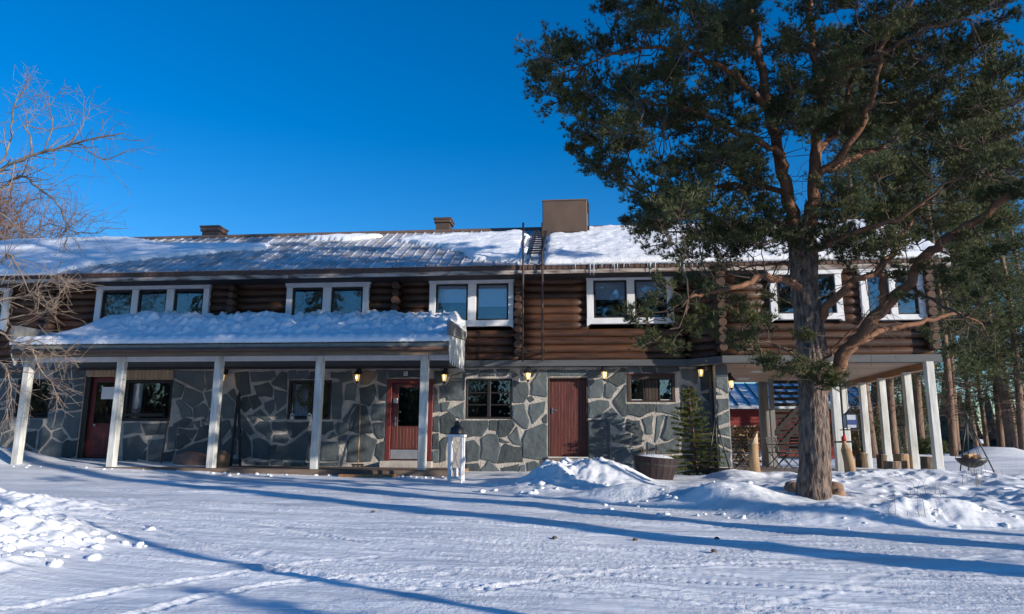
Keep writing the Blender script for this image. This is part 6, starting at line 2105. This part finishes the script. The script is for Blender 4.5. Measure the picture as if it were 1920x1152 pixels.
bush(WX(1612, 850, 8), 8.0, 1.1, 1.5, 'dense evergreen bush behind the red-topped log post', 51)
bush(WX(1640, 850, 10), 10.0, 1.0, 2.6, 'taller evergreen bush in front of the red shed corner', 52)
bush(WX(1706, 850, 11), 11.0, 1.1, 3.2, 'olive evergreen bush between the middle terrace posts', 53)
bush(WX(1737, 860, 9), 8.6, .55, .6, 'small brown-green bush at the foot of the leaning pine', 54)


# ---- leafless trees on the left
def grow(segs, p, d, L, r, depth, rg, droop=0.0, wig=.25, split=3):
    n = max(2, int(L / .28))
    q = p
    for i in range(n):
        d2 = d + rg.normal(size=3) * wig * .5 + np.array([0, 0, -droop]); d2 /= np.linalg.norm(d2)
        e = q + d2 * L / n
        r2 = r * (1 - .5 / n)
        segs.append((q, e, r, r2))
        if depth > 0 and i > 0 or (depth > 0 and n <= 2):
            for b in range(rg.integers(1, split)):
                bd = d2 + rg.normal(size=3) * np.array([.75, .75, .75]); bd /= np.linalg.norm(bd)
                grow(segs, q + (e - q) * rg.uniform(0, 1), bd, L * rg.uniform(.35, .6), r2 * .55, depth - 1, rg, droop, wig, split)
        q, d, r = e, d2, r2


rg = np.random.default_rng(77)
TY = -6.2
def tp_(x, y, dy=0.0): return onY(x, y, TY + dy)
bt = empty('bare_tree', (float(tp_(-170, 900)[0]), TY, gz(tp_(-170, 900)[0], TY)), 'lichen-grey leafless tree reaching in from the left edge over the porch roof', 'bare tree')
trunk_top = tp_(-130, 420)
bpts = [np.array(bt.location) + np.array([0, 0, -.3]), tp_(-160, 760), tp_(-150, 600), tp_(-140, 500), trunk_top, tp_(-120, 330)]
MB().ring(catmull(bpts, 4), list(np.linspace(.17, .09, 21)), 9, wob=.1).build('trunk', 'twig_bare', bt, smooth=True)
segs = []
BL = [([(-140, 420, 0), (-60, 380, -.1), (0, 320, -.2), (60, 292, -.3), (120, 275, -.35), (170, 262, -.4), (232, 250, -.4)], .045),
      ([(-140, 500, 0), (-60, 400, .2), (0, 355, .3), (40, 330, .3), (70, 350, .2), (110, 385, .1), (125, 430, .1), (122, 470, .1)], .035),
      ([(-130, 420, 0), (-40, 340, .1), (12, 290, 0), (22, 225, 0), (28, 195, 0), (44, 172, 0), (52, 148, 0)], .026),
      ([(60, 292, -.3), (55, 258, -.3), (48, 235, -.3), (90, 245, -.2), (140, 230, -.1)], .022),
      ([(80, 290, -.3), (100, 230, -.2), (92, 200, -.2), (120, 162, -.2)], .014),
      ([(130, 272, -.35), (160, 225, -.3), (172, 192, -.3)], .012),
      ([(150, 270, -.35), (195, 300, -.4), (240, 280, -.5)], .012), ([(180, 280, -.4), (205, 320, -.4)], .009),
      ([(-150, 600, 0), (-60, 560, -.2), (0, 562, -.3), (50, 555, -.4), (70, 545, -.4), (105, 520, -.5), (125, 535, -.5)], .03),
      ([(-150, 560, 0), (-60, 520, .1), (0, 490, .1), (20, 480, 0), (50, 535, -.1), (65, 560, -.1)], .03),
      ([(-150, 640, 0), (-50, 640, -.2), (0, 625, -.3), (30, 645, -.3), (60, 655, -.4), (75, 690, -.4), (100, 725, -.4), (112, 750, -.4)], .026),
      ([(-150, 640, 0), (-60, 660, 0), (0, 680, -.1), (15, 700, -.1), (22, 740, -.1), (10, 790, -.1)], .022),
      ([(30, 645, -.3), (70, 640, -.4), (110, 668, -.5), (128, 660, -.5)], .015),
      ([(0, 600, -.2), (50, 590, -.3), (90, 585, -.4), (110, 555, -.5), (125, 533, -.5)], .015),
      ([(-60, 400, .2), (0, 400, .3), (50, 440, .3), (90, 420, .3), (160, 440, .3), (210, 425, .3)], .02)]
for pl, r in BL:
    Q = catmull([tp_(a, b, d) for a, b, d in pl], 4); n_ = len(Q)
    Q = Q + rg.normal(0, .012, Q.shape)
    for i in range(n_ - 1):
        r0_ = r * (1 - .75 * i / n_); r1_ = r * (1 - .75 * (i + 1) / n_)
        segs.append((Q[i], Q[i + 1], r0_, r1_))
        if i > n_ * .25:
            for b in range(rg.integers(1, 4)):
                d = (Q[i + 1] - Q[i]); d /= np.linalg.norm(d)
                bd = d * .8 + rg.normal(size=3) * np.array([.6, .6, .7]) + np.array([.1, 0, .1]); bd /= np.linalg.norm(bd)
                grow(segs, Q[i] + (Q[i + 1] - Q[i]) * rg.uniform(0, 1), bd, rg.uniform(.3, .75), max(.004, r0_ * .4), 1, rg, 0.02, .35, 2)
V, F = tube_np(np.array([[a, b] for a, b, _, _ in segs]), np.array([[max(.003, x_), max(.0022, y_)] for _, _, x_, y_ in segs]), 5)
o = link('branches', np_mesh('branches', V, F, ['twig_bare'], smooth=True), bt, wloc=(0, 0, 0)); o['kind'] = 'stuff'
print('bare', len(segs))


def twiggy(x, y, H, spread, seed, m, label, nl=9, cat='bare tree', zb=None):
    rg = np.random.default_rng(seed)
    z = gz(x, y)
    e = empty('leafless_tree', (x, y, z), label, cat, 'rusty leafless trees behind the house')
    segs = []
    MB().ring([(x, y, z - .2), (x + .1, y, z + H * .3), (x, y + .1, z + H * .65)], [.14, .10, .05], 8).build('trunk', 'bark_stump', e, smooth=True)
    for i in range(nl * 3):
        f = rg.uniform(.25, .68)
        p = np.array([x, y, z + H * f]); q = rg.uniform(0, 6.28)
        d = np.array([math.cos(q) * spread, math.sin(q) * spread, rg.uniform(.4, 1.1)]); d /= np.linalg.norm(d)
        grow(segs, p, d, H * rg.uniform(.25, .38), .03, 2, rg, .012, .16, 3)
    V, F = tube_np(np.array([[a, b] for a, b, _, _ in segs]), np.array([[max(.006, x_), max(.005, y_)] for _, _, x_, y_ in segs]), 3)
    link('branches', np_mesh('branches', V, F, [m]), e, wloc=(0, 0, 0))['kind'] = 'stuff'
    print('twiggy', len(segs))


YT2 = 9.0
twiggy(WX(-30, 500, YT2), YT2, 13.0, .55, 101, 'twig_rust', 'rust-brown leafless tree behind the left end of the roof, nearest the edge')
twiggy(WX(45, 500, YT2 + 1), YT2 + 1, 12.0, .34, 102, 'twig_rust', 'rust-brown leafless tree behind the roof, right one of the left group')
twiggy(WX(-90, 500, YT2 + .5), YT2 + .5, 13.5, .6, 103, 'twig_rust', 'rust-brown leafless tree behind the roof, half cut by the left edge')

# ==================================================================== SMALL SNOW AND YARD DETAILS
rgc = np.random.default_rng(4)
def clumps(name, cnt, region, rmin, rmax, label):
    vs = []; fs = []
    for k in range(cnt):
        x, y = region(rgc)
        r = rgc.uniform(rmin, rmax) * rgc.uniform(.4, 1)
        z = gz(x, y) + r * .12
        NU, NV = 8, 5; b = len(vs); ph = rgc.uniform(0, 50)
        for j in range(NV + 1):
            th = math.pi * j / NV
            for i in range(NU):
                q = 2 * math.pi * i / NU
                kk = 1 + rgc.uniform(-.3, .25)
                vs.append((x + r * kk * math.sin(th) * math.cos(q), y + r * kk * math.sin(th) * math.sin(q), z + r * .62 * kk * math.cos(th)))
        for j in range(NV):
            for i in range(NU):
                fs.append((b + j * NU + i, b + (j + 1) * NU + i, b + (j + 1) * NU + (i + 1) % NU, b + j * NU + (i + 1) % NU))
    o = link(name, np_mesh(name, np.array(vs), np.array(fs), ['snow'], smooth=True))
    tag(o, label, 'snow', kind='stuff')


clumps('snow_lumps', 40, lambda g: (g.normal(-.5, .7), g.normal(-5.0, .45)), .03, .11, 'loose snow lumps round the shovelled heap')
clumps('snow_lumps', 36, lambda g: (g.uniform(.2, 2.6), -6.7 - g.uniform(0, 1.6)), .02, .06, 'loose snow lumps along the road edge')
clumps('snow_lumps', 90, lambda g: (g.uniform(3.2, 8.5), g.normal(-8.75, .22)), .02, .06, 'broken snow along the right-hand bank')
clumps('snow_lumps', 120, lambda g: (g.normal(-5.75, .45), g.normal(-11.9, .6)), .03, .10, 'broken snow on the left-hand bank')
clumps('snow_lumps', 60, lambda g: (g.uniform(PXL, PXR), g.normal(-2.45, .12)), .02, .07, 'snow scraps along the front of the porch deck')
# dry grass stems
mb = MB()
for px, py, n in ((1750, 950, 8), (1830, 920, 14), (1845, 915, 10), (1700, 985, 6)):
    g = gpix(px, py)
    for k in range(n):
        x, y = g[0] + random.gauss(0, .2), g[1] + random.gauss(0, .15)
        z = gz(x, y); h = random.uniform(.12, .32)
        mb.ring([(x, y, z - .03), (x + random.gauss(0, .02), y, z + h * .6), (x + random.gauss(0, .06), y, z + h)], [.004, .003, .002], 4)
tag(mb.build('dry_grass', 'grass_dry'), 'dry grass stems poking out of the snow', 'grass', kind='stuff')
# dark bits on the road
mb = MB()
for px, py in ((1191, 1010), (1344, 1008), (1338, 1031), (1040, 1010), (700, 960)):
    g = gpix(px, py); r = .035
    mb.lathe((g[0], g[1], gz(g[0], g[1])), [(r * .7, 0), (r, .012), (r * .5, .03)], 7)
tag(mb.build('bark_crumbs', 'bark_stump'), 'dark bark crumbs on the driven snow', 'debris', kind='stuff')
